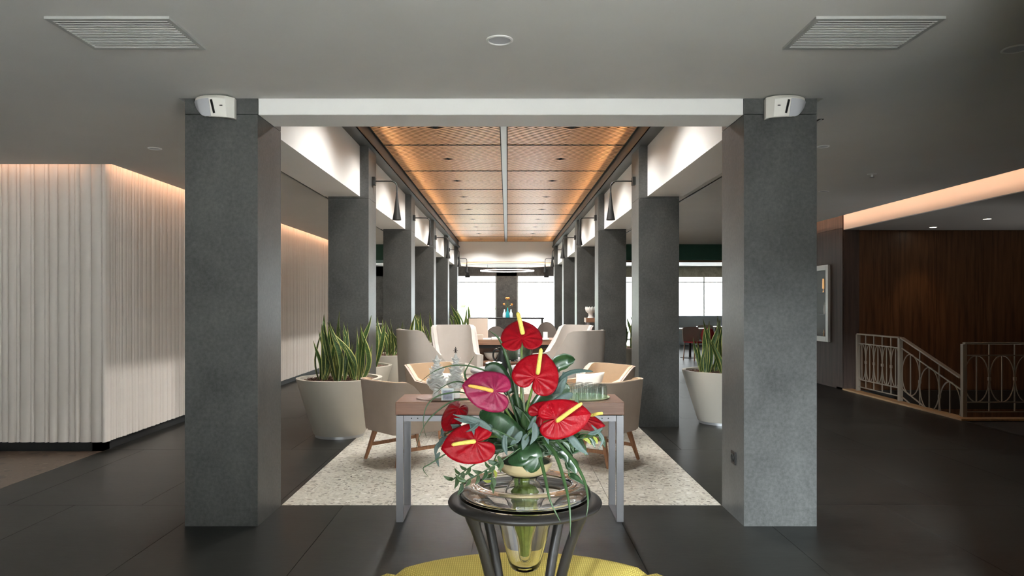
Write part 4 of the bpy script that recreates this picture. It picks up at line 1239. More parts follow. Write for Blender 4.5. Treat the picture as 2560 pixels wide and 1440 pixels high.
# ================================================================ PLANTERS AND SNAKE PLANTS
PR, PRB, PH = 0.444, 0.262, 0.614
pot_me = MB().lathe([(0, 0.03), (PRB, 0.03), (PRB + 0.006, 0.04), (PR, PH - 0.01), (PR, PH), (PR - 0.045, PH), (PR - 0.048, PH - 0.02), (PR - 0.075, PH - 0.09), (0, PH - 0.09)], 64).mesh('pot', M['pot'], smooth=30)
base_me = MB().lathe([(0, 0), (PRB - 0.012, 0), (PRB - 0.012, 0.031), (0, 0.031)], 48).mesh('base_ring', M['pot_base'], smooth=30)
soil_me = MB().lathe([(0, PH - 0.030), (PR - 0.054, PH - 0.034), (PR - 0.068, PH - 0.088), (0, PH - 0.088)], 32).mesh('soil', M['soil'])
br = random.Random(5)
mb = MB()
for k in range(520):
    a = br.random() * 2 * PI; r_ = math.sqrt(br.random()) * (PR - 0.062)
    x, y, z = r_ * math.cos(a), r_ * math.sin(a), PH - 0.031 + br.random() * 0.014
    s1, s2 = br.uniform(0.008, 0.019), br.uniform(0.005, 0.010)
    b = br.random() * PI
    u = Vector((math.cos(b), math.sin(b), br.uniform(-.4, .4))) * s1; v = Vector((-math.sin(b), math.cos(b), br.uniform(-.4, .4))) * s2
    c = Vector((x, y, z)); h = Vector((0, 0, 0.004))
    mb.add([c - u - v, c + u - v, c + u + v, c - u + v, c - u * 0.7 + h, c + u * 0.7 + h], [(0, 1, 2, 3), (0, 1, 5, 4), (2, 3, 4, 5), (0, 4, 3), (1, 2, 5)])
bark_me = mb.mesh('mulch', M['bark'])

def leaf_surface(pts, widths, normals, fold=0.25, thick=0.003, mat=None, name='leaf', cols=4):
    """blade along pts (world), half widths, face normals; UV u across, v along"""
    me = bpy.data.meshes.new(name)
    vs, fs, uvs = [], [], []
    n = len(pts)
    for i in range(n):
        t = (pts[min(i + 1, n - 1)] - pts[max(i - 1, 0)]).normalized()
        nr = normals[i] - t * normals[i].dot(t)
        nr.normalize()
        s = t.cross(nr)
        for j in range(cols + 1):
            u = j / cols * 2 - 1
            vs.append(pts[i] + s * (u * widths[i]) + nr * (abs(u) * fold * widths[i]))
            uvs.append((j / cols, i / (n - 1)))
    top = len(vs)
    for i in range(n):
        t = (pts[min(i + 1, n - 1)] - pts[max(i - 1, 0)]).normalized()
        nr = normals[i] - t * normals[i].dot(t); nr.normalize()
        for j in range(cols + 1):
            u = j / cols * 2 - 1
            vs.append(vs[i * (cols + 1) + j] - nr * thick * (1 - 0.8 * abs(u)))
            uvs.append((j / cols, i / (n - 1)))
    C1 = cols + 1
    for i in range(n - 1):
        for j in range(cols):
            a = i * C1 + j
            fs.append((a, a + 1, a + C1 + 1, a + C1))
            b = top + a
            fs.append((b, b + C1, b + C1 + 1, b + 1))
        fs.append((i * C1, (i + 1) * C1, top + (i + 1) * C1, top + i * C1))
        fs.append((i * C1 + cols, top + i * C1 + cols, top + (i + 1) * C1 + cols, (i + 1) * C1 + cols))
    fs.append(tuple(range(0, C1)) + tuple(top + j for j in range(C1 - 1, -1, -1)))
    a = (n - 1) * C1
    fs.append(tuple(a + j for j in range(C1 - 1, -1, -1)) + tuple(top + a + j for j in range(C1)))
    me.from_pydata([tuple(v) for v in vs], [], fs)
    uvl = me.uv_layers.new(name='UVMap')
    for lp in me.loops:
        uvl.data[lp.index].uv = uvs[lp.vertex_index]
    me.polygons.foreach_set('use_smooth', [True] * len(me.polygons))
    if mat: me.materials.append(mat)
    me.update()
    return me
# six blade shapes, unit height 1 m, scaled per leaf
snake_me = []
sr = random.Random(11)
for v in range(8):
    bend = sr.uniform(-0.10, 0.10); bend2 = sr.uniform(-0.05, 0.05); tw = sr.uniform(-1.2, 1.2)
    pts, ws, ns = [], [], []
    nn = 9
    for i in range(nn):
        f = i / (nn - 1)
        pts.append(Vector((bend * f * f + bend2 * math.sin(f * 5), bend2 * math.sin(f * 4 + 1) * f, f)))
        ws.append(max(0.0012, 0.034 * min(1, 0.45 + f * 1.6) * (1 - sstep(0.62, 1.0, f)) ** 0.8 + 0.001))
        a = tw * f
        ns.append(Vector((math.sin(a), -math.cos(a), 0)))
    snake_me.append(leaf_surface(pts, ws, ns, 0.35, 0.004, M['snake'], 'leaf'))
def planter(label, plabel, x, y, seed, n_leaf=30, hscale=1.0, clusters=None):
    t = thing('planter', label, 'planter', (x, y, 0), 0, 'grey conical planters')
    inst('pot', pot_me, t); inst('base_ring', base_me, t); so_ = inst('soil', soil_me, t)
    o = inst('mulch', bark_me, so_); o['kind'] = 'stuff'
    p = thing('snake_plant', plabel, 'plant', (x, y, PH - 0.032), 0, 'snake plants')
    r = random.Random(seed)
    clusters = clusters or [(-0.19, -0.04), (0.02, -0.10), (0.20, -0.03), (-0.05, 0.14), (0.13, 0.16)]
    for k in range(n_leaf):
        cx, cy = clusters[k % len(clusters)]
        a = r.random() * 2 * PI
        lean = r.uniform(0.04, 0.34)
        h = r.uniform(0.32, 0.64) * hscale if r.random() > 0.2 else r.uniform(0.58, 0.76) * hscale
        bx, by = cx + 0.055 * math.cos(a), cy + 0.055 * math.sin(a)
        lf = inst('leaf', r.choice(snake_me), p, (bx, by, 0.0), (0, 0, 0))
        # lean outwards in direction a, then turn the blade
        q = Matrix.Rotation(lean, 4, Vector((-math.sin(a), math.cos(a), 0))) @ Matrix.Rotation(r.uniform(-0.9, 0.9), 4, 'Z')
        lf.rotation_euler = q.to_euler()
        lf.scale = (h * r.uniform(1.25, 1.6), h * 1.3, h)
planter('grey conical planter nearest the camera on the left', 'snake plant in the nearest left planter', -1.73, 7.52, 21, 42)
planter('grey conical planter second from the camera on the left', 'snake plant in the second left planter', -1.86, 8.98, 22, 28, 0.95)
planter('grey conical planter third from the camera on the left', 'snake plant in the third left planter', -1.76, 10.95, 23, 32, 0.95)
planter('grey conical planter farther back on the left, behind the pale wing chair', 'snake plant farther back, behind the leftmost wing chair', -1.74, 14.35, 24, 24, 1.0)
planter('grey conical planter farthest back on the left', 'snake plant farthest back beside the left far window', -1.25, 20.3, 25, 22, 1.15)
planter('grey conical planter seen between the first two right columns', 'snake plant seen between the first two right columns', 2.54, 8.33, 26, 42, 1.0)
planter('grey conical planter glimpsed between the second and third right columns', 'snake plant glimpsed between the second and third right columns', 2.25, 12.6, 27, 20, 1.1)

# ================================================================ DINING AREA BEYOND THE RIGHT COLUMNS
def cafe_table(label, x, y, z=0.75):
    t = thing('cafe_table', label, 'table', (x, y, 0), 0, 'white cafe tables')
    MB().box(-0.45, 0.45, -0.35, 0.35, z - 0.03, z).build('top', M['porcelain'], t, bevel=0.004)
    MB().tube([(0, 0, 0.02), (0, 0, z - 0.03)], 0.03, 12).build('pedestal', M['black_metal'], t, smooth=True)
    MB().lathe([(0, 0), (0.25, 0), (0.25, 0.012), (0, 0.02)], 24).build('foot', M['black_metal'], t)
def cafe_chair(label, x, y, rz, seat=None):
    t = thing('cafe_chair', label, 'chair', (x, y, 0), rz, 'white cafe chairs')
    MB().prism(cr2((-0.22, 0.46), (-0.24, 0.80), (0.24, 0.80), (0.22, 0.46)), 0.20, 0.225, 'y').build('backrest', M['linen_in'], t)
    MB().box(-0.22, 0.22, -0.22, 0.2, 0.43, 0.46).build('seat', seat or M['linen_in'], t, bevel=0.01)
    for sx in (-0.19, 0.19):
        for sy in (-0.19, 0.19):
            MB().tube([(sx, sy, 0.43), (sx * 1.12, sy * 1.12, 0)], 0.013, 8).build('leg', M['leg_wood'], t)
def cr2(a, b, c, d):
    pts = cr([(a[0], 0, a[1]), (b[0], 0, b[1] - 0.06), (b[0] + 0.08, 0, b[1]), (c[0] - 0.08, 0, c[1]), (c[0], 0, c[1] - 0.06), (d[0], 0, d[1])], 3)
    return [(p.x, p.z) for p in pts]
cafe_table('white cafe table seen right of the second right column', P(1725, 820, 18.2).x, 18.2)
cafe_table('white cafe table farther right behind the right planter', P(1790, 815, 19.6).x, 19.6)
cafe_chair('white cafe chair with red seat behind the right planter', P(1740, 830, 17.3).x, 17.3, 0.4, M['red_cushion'])
cafe_chair('white cafe chair with pale seat beyond the white cafe table', P(1752, 830, 19.2).x, 19.2, PI + 0.3)
rb = P(1757, 800, 17.5)
tag(MB().lathe([(0, 0.0), (0.15, 0.02), (0.17, 0.16), (0.12, 0.30), (0.04, 0.34), (0, 0.34)], 20).build('bag', M['red_cushion'], None, smooth=True, loc=(rb.x + 0.05, 17.25, 0.46)), 'dark red bag on a chair behind the right planter', 'bag')
ct = P(1765, 790, 24.0)
tag(MB().box(-1.1, 1.1, -0.3, 0.3, 0, 0.96).build('service_counter', M['pale_blue'], None, loc=(ct.x, 24.0, 0), bevel=0.01), 'pale blue service counter by the far right window', 'counter')
# left glimpse: table with dark chair
cafe_table('white cafe table glimpsed between the second and third left columns', P(945, 808, 20.5).x, 20.5, 0.80)
# pale garden wall and hedge beyond the far windows
tag(MB().box(-2.0, 9, 31.0, 31.2, -0.05, 0.95).build('terrace_parapet', M['pale_blue'], None), 'pale terrace parapet outside the far right window', 'parapet')
def sphere_clump(label, x, y, r, seed):
    rr_ = random.Random(seed); mb = MB()
    for k in range(14):
        c = (x + rr_.uniform(-r, r), y + rr_.uniform(-.4, .4), rr_.uniform(0.2, r))
        q = rr_.uniform(0.3, 0.55) * r
        mb.lathe([(0.001, -q), (q * .7, -q * .7), (q, 0), (q * .7, q * .7), (0.001, q)], 10, c)
    tag(mb.build('garden_shrub', M['bush'], None, smooth=True), label, 'shrub')
sphere_clump('pale shrub outside the left far window', -2.2, 33.0, 1.3, 4)
# ================================================================ POUF, STAND, VASE
SD = 2.09
SX, SY = P(1312, 1240, SD).x, SD
pf = thing('round_pouf', 'round mustard woven pouf around the flower stand', 'pouf', (SX, SY, 0))
def sector(a0, a1):
    mb = MB()
    prof = [(0.15, 0.12), (0.655, 0.12), (0.668, 0.16), (0.672, 0.36), (0.668, 0.405), (0.655, 0.432), (0.632, 0.447), (0.60, 0.452), (0.20, 0.455), (0.17, 0.448), (0.15, 0.42)]
    n, c = 26, len(prof)
    vs = []
    ins = 0.018
    for i, (r, z) in enumerate(prof):
        for k in range(n + 1):
            f = k / n
            a = a0 + (a1 - a0) * f
            e = min(f, 1 - f) * (a1 - a0) * r
            dz = 0.0
            if z > 0.3 and e < 0.03: dz = -0.016 * (1 - e / 0.03) ** 2
            vs.append((r * math.cos(a), r * math.sin(a), z + dz))
    fs = []
    for i in range(c):
        j = (i + 1) % c
        for k in range(n):
            fs.append((i * (n + 1) + k, i * (n + 1) + k + 1, j * (n + 1) + k + 1, j * (n + 1) + k))
    fs.append(tuple(i * (n + 1) for i in range(c)))
    fs.append(tuple(i * (n + 1) + n for i in range(c - 1, -1, -1)))
    mb.add(vs, fs)
    return mb.mesh('cushion', M['olive'], smooth=50)
g_ = 0.004
sec = sector(PI / 4 + g_, 3 * PI / 4 - g_)
for k in range(4):
    inst('cushion', sec, pf, (0, 0, 0), (0, 0, k * PI / 2))
MB().lathe([(0, 0.0), (0.60, 0.0), (0.60, 0.119), (0, 0.119)], 48).build('plinth', M['black_metal'], pf, smooth=30)
MB().lathe([(0, 0.12), (0.148, 0.12), (0.148, 0.43), (0, 0.43)], 40).build('centre_plate', M['black_metal'], pf, smooth=30)

sd_ = thing('vase_stand', 'black four-legged ring stand holding the glass vase', 'stand', (SX, SY, 0.43))
def zz(z): return z - 0.43
n = 14
prof = []
for k in range(n):
    a = 2 * PI * k / n
    prof.append((0.199 + 0.026 * math.cos(a), zz(0.820) + 0.0115 * math.sin(a)))
MB().lathe(prof, 72, close=True).build('ring', M['black_metal'], sd_, smooth='all')
for k, a in enumerate((PI * 0.27, PI * 0.73, PI * 1.24, PI * 1.76)):
    c, s = math.cos(a), math.sin(a)
    pts = cr([(0.203 * c, 0.203 * s, zz(0.822)), (0.196 * c, 0.196 * s, zz(0.795)), (0.180 * c, 0.180 * s, zz(0.755)), (0.155 * c, 0.155 * s, zz(0.69)), (0.128 * c, 0.128 * s, zz(0.60)), (0.105 * c, 0.105 * s, zz(0.50)), (0.095 * c, 0.095 * s, 0.0)], 5)
    rad = [0.022 - 0.0070 * sstep(0, 0.30, i / (len(pts) - 1)) for i in range(len(pts))]
    MB().tube(pts, rad, 12).build('leg', M['black_metal'], sd_, smooth=60)

gv = thing('glass_vase', 'clear blown glass vase with wide rolled rim and hanging bulb', 'vase', (SX, SY, 0))
outer = cr([(0.0, 0, 0.616), (0.028, 0, 0.618), (0.044, 0, 0.632), (0.056, 0, 0.672), (0.068, 0, 0.72), (0.080, 0, 0.765), (0.100, 0, 0.800), (0.140, 0, 0.822), (0.172, 0, 0.829), (0.1915, 0, 0.836), (0.191, 0, 0.856), (0.170, 0, 0.875), (0.146, 0, 0.879), (0.134, 0, 0.871)], 3)
inner = cr([(0.137, 0, 0.865), (0.150, 0, 0.870), (0.168, 0, 0.867), (0.182, 0, 0.854), (0.181, 0, 0.842), (0.155, 0, 0.834), (0.110, 0, 0.816), (0.085, 0, 0.790), (0.072, 0, 0.755), (0.060, 0, 0.705), (0.050, 0, 0.665), (0.040, 0, 0.638), (0.02, 0, 0.626), (0.0, 0, 0.625)], 3)
MB().lathe([(p.x, p.z) for p in outer + inner], 64).build('body', M['glass'], gv, smooth='all')
io = cr([(0.0, 0, 0.640), (0.012, 0, 0.642), (0.018, 0, 0.66), (0.022, 0, 0.70), (0.034, 0, 0.745), (0.046, 0, 0.79), (0.054, 0, 0.825), (0.057, 0, 0.848), (0.048, 0, 0.868), (0.038, 0, 0.882), (0.040, 0, 0.893), (0.054, 0, 0.899)], 3)
ii = [Vector((max(0.0, p.x - 0.003), 0, p.z + (0.003 if p.x < 0.015 else 0))) for p in reversed(io)]
MB().lathe([(p.x, p.z) for p in io + ii], 48).build('inner_vase', M['glass'], gv, smooth='all')
tag(MB().lathe([(0.0, 0.655), (0.012, 0.66), (0.016, 0.70), (0.026, 0.745), (0.034, 0.79), (0.036, 0.825), (0.038, 0.845), (0.030, 0.860), (0.012, 0.867), (0.012, 0.893), (0, 0.893)], 32, wob=lambda r, z, a: (r * (1 + 0.10 * math.sin(7 * a + z * 90) + 0.06 * math.sin(13 * a - z * 140)), z)).build('moss_filling', M['moss'], None, smooth=True, loc=(SX, SY, 0)), 'green moss packed inside the glass vase', 'moss')
fb = thing('flower_bowl', 'cream ceramic bowl on top of the glass vase', 'bowl', (SX, SY, 0.8995))
MB().lathe([(0, 0), (0.050, 0), (0.066, 0.008), (0.079, 0.024), (0.082, 0.038), (0.077, 0.038), (0.072, 0.026), (0.06, 0.018), (0, 0.012)], 48).build('bowl', M['bowl_cream'], fb, smooth=40)
MB().lathe([(0, 0.050), (0.05, 0.045), (0.073, 0.034), (0.07, 0.03), (0, 0.02)], 32).build('floral_foam', plain('dark_floral_foam', (0.02, 0.035, 0.015), 0.9), fb, smooth=True)

# ================================================================ ANTHURIUMS
HEART = [(1.00, 0.0), (0.94, 0.10), (0.84, 0.25), (0.68, 0.41), (0.46, 0.535), (0.20, 0.605), (-0.06, 0.62), (-0.28, 0.575), (-0.43, 0.46), (-0.50, 0.31), (-0.485, 0.165), (-0.38, 0.06), (-0.22, 0.015), (-0.09, 0.0)]
def heart_outline(n=4):
    half = [(p.x, p.y) for p in cr([(u, v, 0) for u, v in HEART], n)]
    return half + [(u, -v) for u, v in reversed(half[1:-1])]
HO = heart_outline()
def anthurium(label, base, tip, width, d, tilt, spad, mat, spmat, sup=0.35, cup=0.10, dtip=None, sroot=None, vein=0.030):
    """base/tip/spadix in photo pixels, tilt: tip depth offset in metres (+ away)"""
    root = P(1312 + random.uniform(-25, 25), 1120, SD)
    t = thing('anthurium', label, 'flower', (root.x, root.y, root.z), 0, 'anthurium blooms')
    B = P(*base, d); T3 = P(*tip, d + tilt)
    Tv = T3 - B; L = Tv.length; Tn = Tv.normalized()
    Nn = Vector((0, -1, sup)); Nn = (Nn - Tn * Nn.dot(Tn)).normalized()
    S = Tn.cross(Nn)
    Ws = width * d / F_PX / 1.24
    rings = 9
    vs, fs = [], []
    m = len(HO)
    vs.append(B - root)
    for r_ in range(1, rings + 1):
        q = r_ / rings
        for k, (u, v) in enumerate(HO):
            th = math.atan2(v, u + 0.02)
            env = math.sin(PI * min(1, q)) ** 0.7
            w = -cup * q * q * (0.5 + 0.5 * abs(v)) - 0.05 * max(0, q - 0.8)
            w += vein * 0.62 * env * math.cos(11 * abs(th) * (1 - 0.22 * q * (1 - abs(th) / PI)) + 0.8) * (0.35 + 0.65 * q)
            w += 0.05 * q * (1 - abs(th) / PI) * 0 + (0.06 * q if u < -0.1 else 0) * abs(v)
            p = B + Tn * (u * q * L) + S * (v * q * Ws) + Nn * (w * L)
            vs.append(p - root)
    for k in range(m):
        k2 = (k + 1) % m
        fs.append((0, 1 + k, 1 + k2))
        for r_ in range(rings - 1):
            a, b_ = 1 + r_ * m, 1 + (r_ + 1) * m
            fs.append((a + k, b_ + k, b_ + k2, a + k2))
    mb = MB(); mb.add(vs, fs)
    o = mb.build('spathe', mat, t, smooth='all')
    sm_ = o.modifiers.new('thickness', 'SOLIDIFY'); sm_.thickness = 0.0016; sm_.offset = -1
    s0 = P(*spad[0], d) + Nn * 0.004; s1 = P(*spad[1], d - spad[2])
    mid = (s0 + s1) / 2 + Nn * 0.004
    pts = cr([s0 - root, mid - root, s1 - root], 5)
    w0 = spad[3] * d / F_PX
    MB().tube(pts, [w0 * (1.0 - 0.25 * (i / (len(pts) - 1))) * (0.75 if i == 0 else 1) * (0.45 if i == len(pts) - 1 else 1) for i in range(len(pts))], 12).build('spadix', spmat, t, smooth='all')
    sb = B - Nn * 0.004
    midp = (sb + root) / 2 + Vector(((sb.x - root.x) * 0.12, 0.03, 0.02))
    pts = cr([Vector((0, 0, -0.13)), Vector((0, 0, 0)), midp - root, sb - Nn * 0.02 - root, sb - root], 6)
    MB().tube(pts, 0.0038, 8).build('stem', M['stem'], t, smooth='all')
anthurium('topmost red anthurium with upright yellow spadix', (1304, 846), (1297, 796), 105, 2.08, 0.055, ((1307, 838), (1294, 780), 0.01, 6.5), M['red'], M['spadix'], 0.75)
anthurium('red anthurium below the topmost one, lobes pointing down', (1337, 944), (1366, 883), 118, 2.02, 0.03, ((1344, 936), (1353, 871), 0.03, 6), M['red'], M['spadix'], 0.5)
anthurium('magenta anthurium at the left with orange-yellow spadix', (1236, 978), (1156, 962), 104, 1.97, -0.02, ((1231, 978), (1170, 964), 0.025, 5.5), M['magenta'], M['spadix_o'], 0.4, vein=0.036)
anthurium('large red anthurium at the right with raised pale spadix', (1390, 1047), (1478, 1034), 100, 1.92, -0.01, ((1392, 1054), (1455, 1008), 0.05, 6), M['red'], M['spadix'], 0.35)
anthurium('small red anthurium tucked behind the right bloom', (1458, 1046), (1517, 1062), 54, 2.06, 0.05, ((1474, 1040), (1507, 1033), 0.03, 4.5), M['red'], M['spadix'], 0.7)
anthurium('red anthurium lowest at the left with curved pale spadix', (1190, 1105), (1102, 1122), 104, 1.90, -0.015, ((1188, 1104), (1129, 1112), 0.03, 6), M['red'], M['spadix'], 0.4)
anthurium('red anthurium seen edge-on at the far left', (1146, 1022), (1114, 1070), 54, 2.04, -0.10, ((1139, 1040), (1116, 1063), 0.05, 4.5), M['red'], M['spadix_o'], 0.1, 0.2)
anthurium('red back lobe peeping out left of the large right bloom', (1352, 1035), (1400, 1015), 62, 2.02, 0.02, ((1365, 1032), (1385, 1022), 0.005, 3), M['red'], M['spadix'], 0.3)
anthurium('small pinkish anthurium above the lowest left bloom', (1203, 1068), (1192, 1088), 34, 1.99, -0.02, ((1200, 1072), (1196, 1082), 0.005, 2.5), M['pinkred'], M['spadix'], 0.3)

# ================================================================ FOLIAGE
def blade_pts(poly, d):
    ds = d if hasattr(d, '__len__') else [d] * len(poly)
    return cr([P(x, y, q) for (x, y), q in zip(poly, ds)], 5)
def leaf_px(parent, poly, wpx, d, mat, normal=(0, -1, 0.35), fold=0.2, name='leaf', shape='lance', off=None):
    pts = blade_pts(poly, d)
    dm = pts[len(pts) // 2].y
    n_ = len(pts)
    ws = []
    for i in range(n_):
        f = i / (n_ - 1)
        if shape == 'lance': w = math.sin(PI * min(1, 0.05 + 0.95 * f ** 0.82)) ** 1.15
        elif shape == 'broad': w = (math.sin(PI * min(1, 0.10 + 0.9 * f)) ** 0.55)
        else: w = 1 - 0.5 * f
        ws.append(max(0.0006, w * wpx / 2 * dm / F_PX))
    nv = Vector(normal)
    base = off if off is not None else Vector((0, 0, 0))
    me = leaf_surface([p - base for p in pts], ws, [nv] * n_, fold, 0.0012, mat, name)
    return inst(name, me, parent)
def solo_leaf(label, poly, wpx, d, mat, normal=(0, -1, 0.35), fold=0.2, shape='broad'):
    o = leaf_px(None, poly, wpx, d, mat, normal, fold, 'foliage_leaf', shape)
    tag(o, label, 'leaf', 'leaves in the bouquet')
solo_leaf('broad dark green leaf behind the large right anthurium', [(1335, 1075), (1350, 1030), (1385, 985), (1425, 968)], 66, [2.08, 2.07, 2.07, 2.08], M['leaf_dk'], (0.2, -1, 0.2))
solo_leaf('broad dark green leaf below the magenta anthurium', [(1318, 1110), (1280, 1085), (1240, 1055), (1200, 1028)], 62, [2.05, 2.0, 1.98, 2.0], M['leaf_dk'], (0.1, -1, 0.5))
solo_leaf('glossy dark leaf folded down over the cream bowl', [(1350, 1118), (1325, 1128), (1300, 1146), (1270, 1150)], 52, [2.02, 1.97, 1.965, 1.98], M['leaf_dk'], (-0.1, -1, 0.7))
solo_leaf('dark green leaf drooping at the front of the bowl', [(1318, 1100), (1322, 1128), (1328, 1155), (1316, 1178)], 60, [2.02, 1.965, 1.955, 1.96], M['leaf_dk'], (0, -1, 0.2))
solo_leaf('rolled green leaf sticking out right of the upper red bloom', [(1375, 925), (1395, 905), (1418, 897), (1438, 899)], 42, [2.07, 2.07, 2.07, 2.06], M['leaf_dk'], (0, -1, -0.3), 0.6)
solo_leaf('dark leaf left of the upper blooms behind the magenta one', [(1275, 985), (1255, 945), (1235, 922), (1212, 926)], 40, [2.1, 2.1, 2.1, 2.1], M['leaf_dk'], (0.2, -1, 0.3))
solo_leaf('dark leaf standing in the middle of the bouquet', [(1310, 1095), (1305, 1050), (1292, 1010), (1282, 985)], 34, [2.09, 2.1, 2.1, 2.1], M['leaf_dk'], (0.4, -1, 0.1))
solo_leaf('pointed green leaf above the large right anthurium', [(1440, 1022), (1441, 1005), (1442, 982)], 13, [1.97, 1.97, 1.97], M['leaf_mid'], (0.5, -1, 0), 0.3)
solo_leaf('grey-green leaf in front of the tumblers', [(1380, 1012), (1405, 998), (1432, 983)], 22, [2.04, 2.03, 2.03], M['leaf_grey'], (0, -1, 0.3))
solo_leaf('wavy grey-green leaf reaching right below the pale wing chair', [(1395, 955), (1415, 937), (1445, 928), (1483, 929)], 14, [2.06, 2.05, 2.04, 2.03], M['leaf_grey'], (0, -1, 0.8))
solo_leaf('grey-green leaf hanging right of the upper red bloom', [(1412, 930), (1408, 950), (1392, 985), (1370, 1000)], 20, [2.07, 2.07, 2.07, 2.08], M['leaf_grey'], (0.4, -1, 0.2))

def sprig(label, leaves, mat, d0=2.0, stem=None, mats=None):
    root = P(1312, 1105, SD)
    t = thing('foliage_sprig', label, 'foliage', (root.x, root.y, root.z), 0, 'foliage sprigs in the bouquet')
    for i, (poly, w) in enumerate(leaves):
        r_ = random.Random(i * 7 + len(poly))
        dd_ = d0 + r_.uniform(-0.02, 0.02)
        leaf_px(t, poly, w, [dd_ + 0.02 * (1 - j / len(poly)) for j in range(len(poly))], (mats or [mat])[i % len(mats or [mat])], (r_.uniform(-.4, .4), -1, r_.uniform(0, .6)), 0.2, off=root)
    if stem:
        MB().tube([p - root for p in blade_pts(stem, d0 + 0.015)], 0.0018, 6).build('stem', M['grass'], t, smooth='all')
    return t
sprig('grey-green sprig hanging over the lowest left anthurium', [([(1230, 1075), (1190, 1052), (1132, 1036)], 17), ([(1195, 1055), (1160, 1052), (1134, 1045)], 12), ([(1175, 1050), (1190, 1078), (1192, 1103)], 22), ([(1225, 1060), (1225, 1072), (1230, 1080)], 14), ([(1200, 1055), (1185, 1070), (1165, 1080)], 10)], M['leaf_grey'], 1.90, [(1290, 1100), (1240, 1075), (1175, 1052)])
sprig('grey-green sprig hanging below the middle of the bouquet', [([(1335, 1055), (1338, 1085), (1325, 1112)], 18), ([(1318, 1085), (1312, 1105), (1306, 1126)], 19), ([(1305, 1078), (1290, 1100), (1276, 1112)], 18), ([(1352, 1062), (1364, 1088), (1372, 1112)], 14), ([(1262, 1085), (1262, 1115), (1268, 1140)], 15), ([(1340, 1040), (1330, 1060), (1318, 1075)], 12), ([(1285, 1065), (1272, 1085), (1262, 1094)], 14)], M['leaf_grey'], 1.955, [(1312, 1100), (1330, 1070), (1338, 1050)])
sprig('grey-green sprig hanging below the large right anthurium', [([(1422, 1085), (1442, 1112), (1472, 1138)], 20), ([(1478, 1062), (1500, 1085), (1507, 1102), (1496, 1124)], 9), ([(1470, 1085), (1492, 1080), (1508, 1068)], 12), ([(1400, 1080), (1418, 1092), (1430, 1112)], 12)], M['leaf_grey'], 1.97, [(1330, 1095), (1400, 1085), (1470, 1080)])
sprig('grey-green sprig trailing at the far left of the bouquet', [([(1150, 1062), (1115, 1072), (1100, 1092)], 13), ([(1128, 1090), (1104, 1100), (1096, 1118)], 11), ([(1112, 1098), (1092, 1118), (1088, 1142)], 12), ([(1100, 1130), (1092, 1146), (1098, 1168)], 10), ([(1118, 1060), (1106, 1078), (1110, 1096)], 10)], M['leaf_grey'], 1.97, [(1250, 1090), (1160, 1070), (1105, 1090)])
rl = random.Random(9)
def rus(cx0, cy0, cx1, cy1, n_, lo, hi):
    out = []
    for i in range(n_):
        f = (i + 0.5) / n_
        x, y = cx0 + (cx1 - cx0) * f, cy0 + (cy1 - cy0) * f
        sgn = 1 if i % 2 else -1
        a = rl.uniform(0.5, 1.2) * sgn + math.atan2(cy1 - cy0, cx1 - cx0)
        L_ = rl.uniform(lo, hi)
        out.append(([(x, y), (x + 0.5 * L_ * math.cos(a), y + 0.5 * L_ * math.sin(a)), (x + L_ * math.cos(a + 0.25), y + L_ * math.sin(a + 0.25))], L_ * 0.36))
    return out
sprig('dark leafy ruscus sprig trailing left over the vase rim', rus(1262, 1150, 1150, 1212, 11, 22, 34), M['leaf_mid'], 1.93, [(1300, 1120), (1250, 1155), (1150, 1212)], [M['leaf_mid'], M['leaf_dk'], M['leaf_mid']])
sprig('ruscus sprig with yellowing leaves in front of the cream bowl', rus(1245, 1135, 1225, 1215, 9, 20, 30), M['leaf_mid'], 1.94, [(1290, 1110), (1240, 1140), (1228, 1215)], [M['leaf_mid'], M['leaf_yel'], M['leaf_mid']])
sprig('small-leaved green sprig under the right blooms', rus(1420, 1098, 1500, 1090, 12, 20, 34), M['leaf_mid'], 2.03, [(1330, 1105), (1420, 1100), (1500, 1088)], [M['leaf_mid'], M['leaf_yel'], M['leaf_mid'], M['leaf_dk']])
sprig('thin sprig of pointed leaves hanging below the lowest left bloom', rus(1180, 1165, 1130, 1200, 6, 20, 32), M['leaf_mid'], 1.95, [(1240, 1130), (1180, 1165), (1128, 1202)])
sprig('dark leafy sprig filling the left of the bouquet', rus(1290, 1100, 1120, 1080, 16, 28, 42), M['leaf_dk'], 2.06, [(1300, 1110), (1210, 1095), (1120, 1078)], [M['leaf_dk'], M['leaf_mid']])
sprig('dark leafy sprig filling the right of the bouquet', rus(1340, 1100, 1450, 1105, 16, 28, 44), M['leaf_dk'], 2.06, [(1320, 1110), (1390, 1100), (1450, 1104)], [M['leaf_dk'], M['leaf_mid']])
sprig('dark leafy sprig filling the middle of the bouquet', rus(1270, 1105, 1370, 1100, 18, 34, 52), M['leaf_dk'], 2.05, [(1270, 1108), (1370, 1104)], [M['leaf_dk'], M['leaf_dk'], M['leaf_mid']])
sprig('round-leaved dark sprig drooping right of the cream bowl', [([(1395, 1130), (1412, 1140), (1418, 1158)], 26), ([(1415, 1150), (1432, 1165), (1440, 1185)], 34), ([(1420, 1185), (1440, 1195), (1460, 1212)], 18), ([(1405, 1120), (1420, 1128), (1432, 1140)], 16)], M['leaf_dk'], 2.03, [(1350, 1110), (1400, 1125), (1425, 1190)])
sprig('dark upright leaves around the stems at the bouquet centre', [([(1320, 1100), (1330, 1060), (1345, 1020)], 26), ([(1300, 1100), (1285, 1060), (1270, 1020)], 26), ([(1312, 1090), (1310, 1040), (1318, 1000)], 22), ([(1280, 1070), (1268, 1045), (1262, 1020)], 18)], M['leaf_dk'], 2.10)

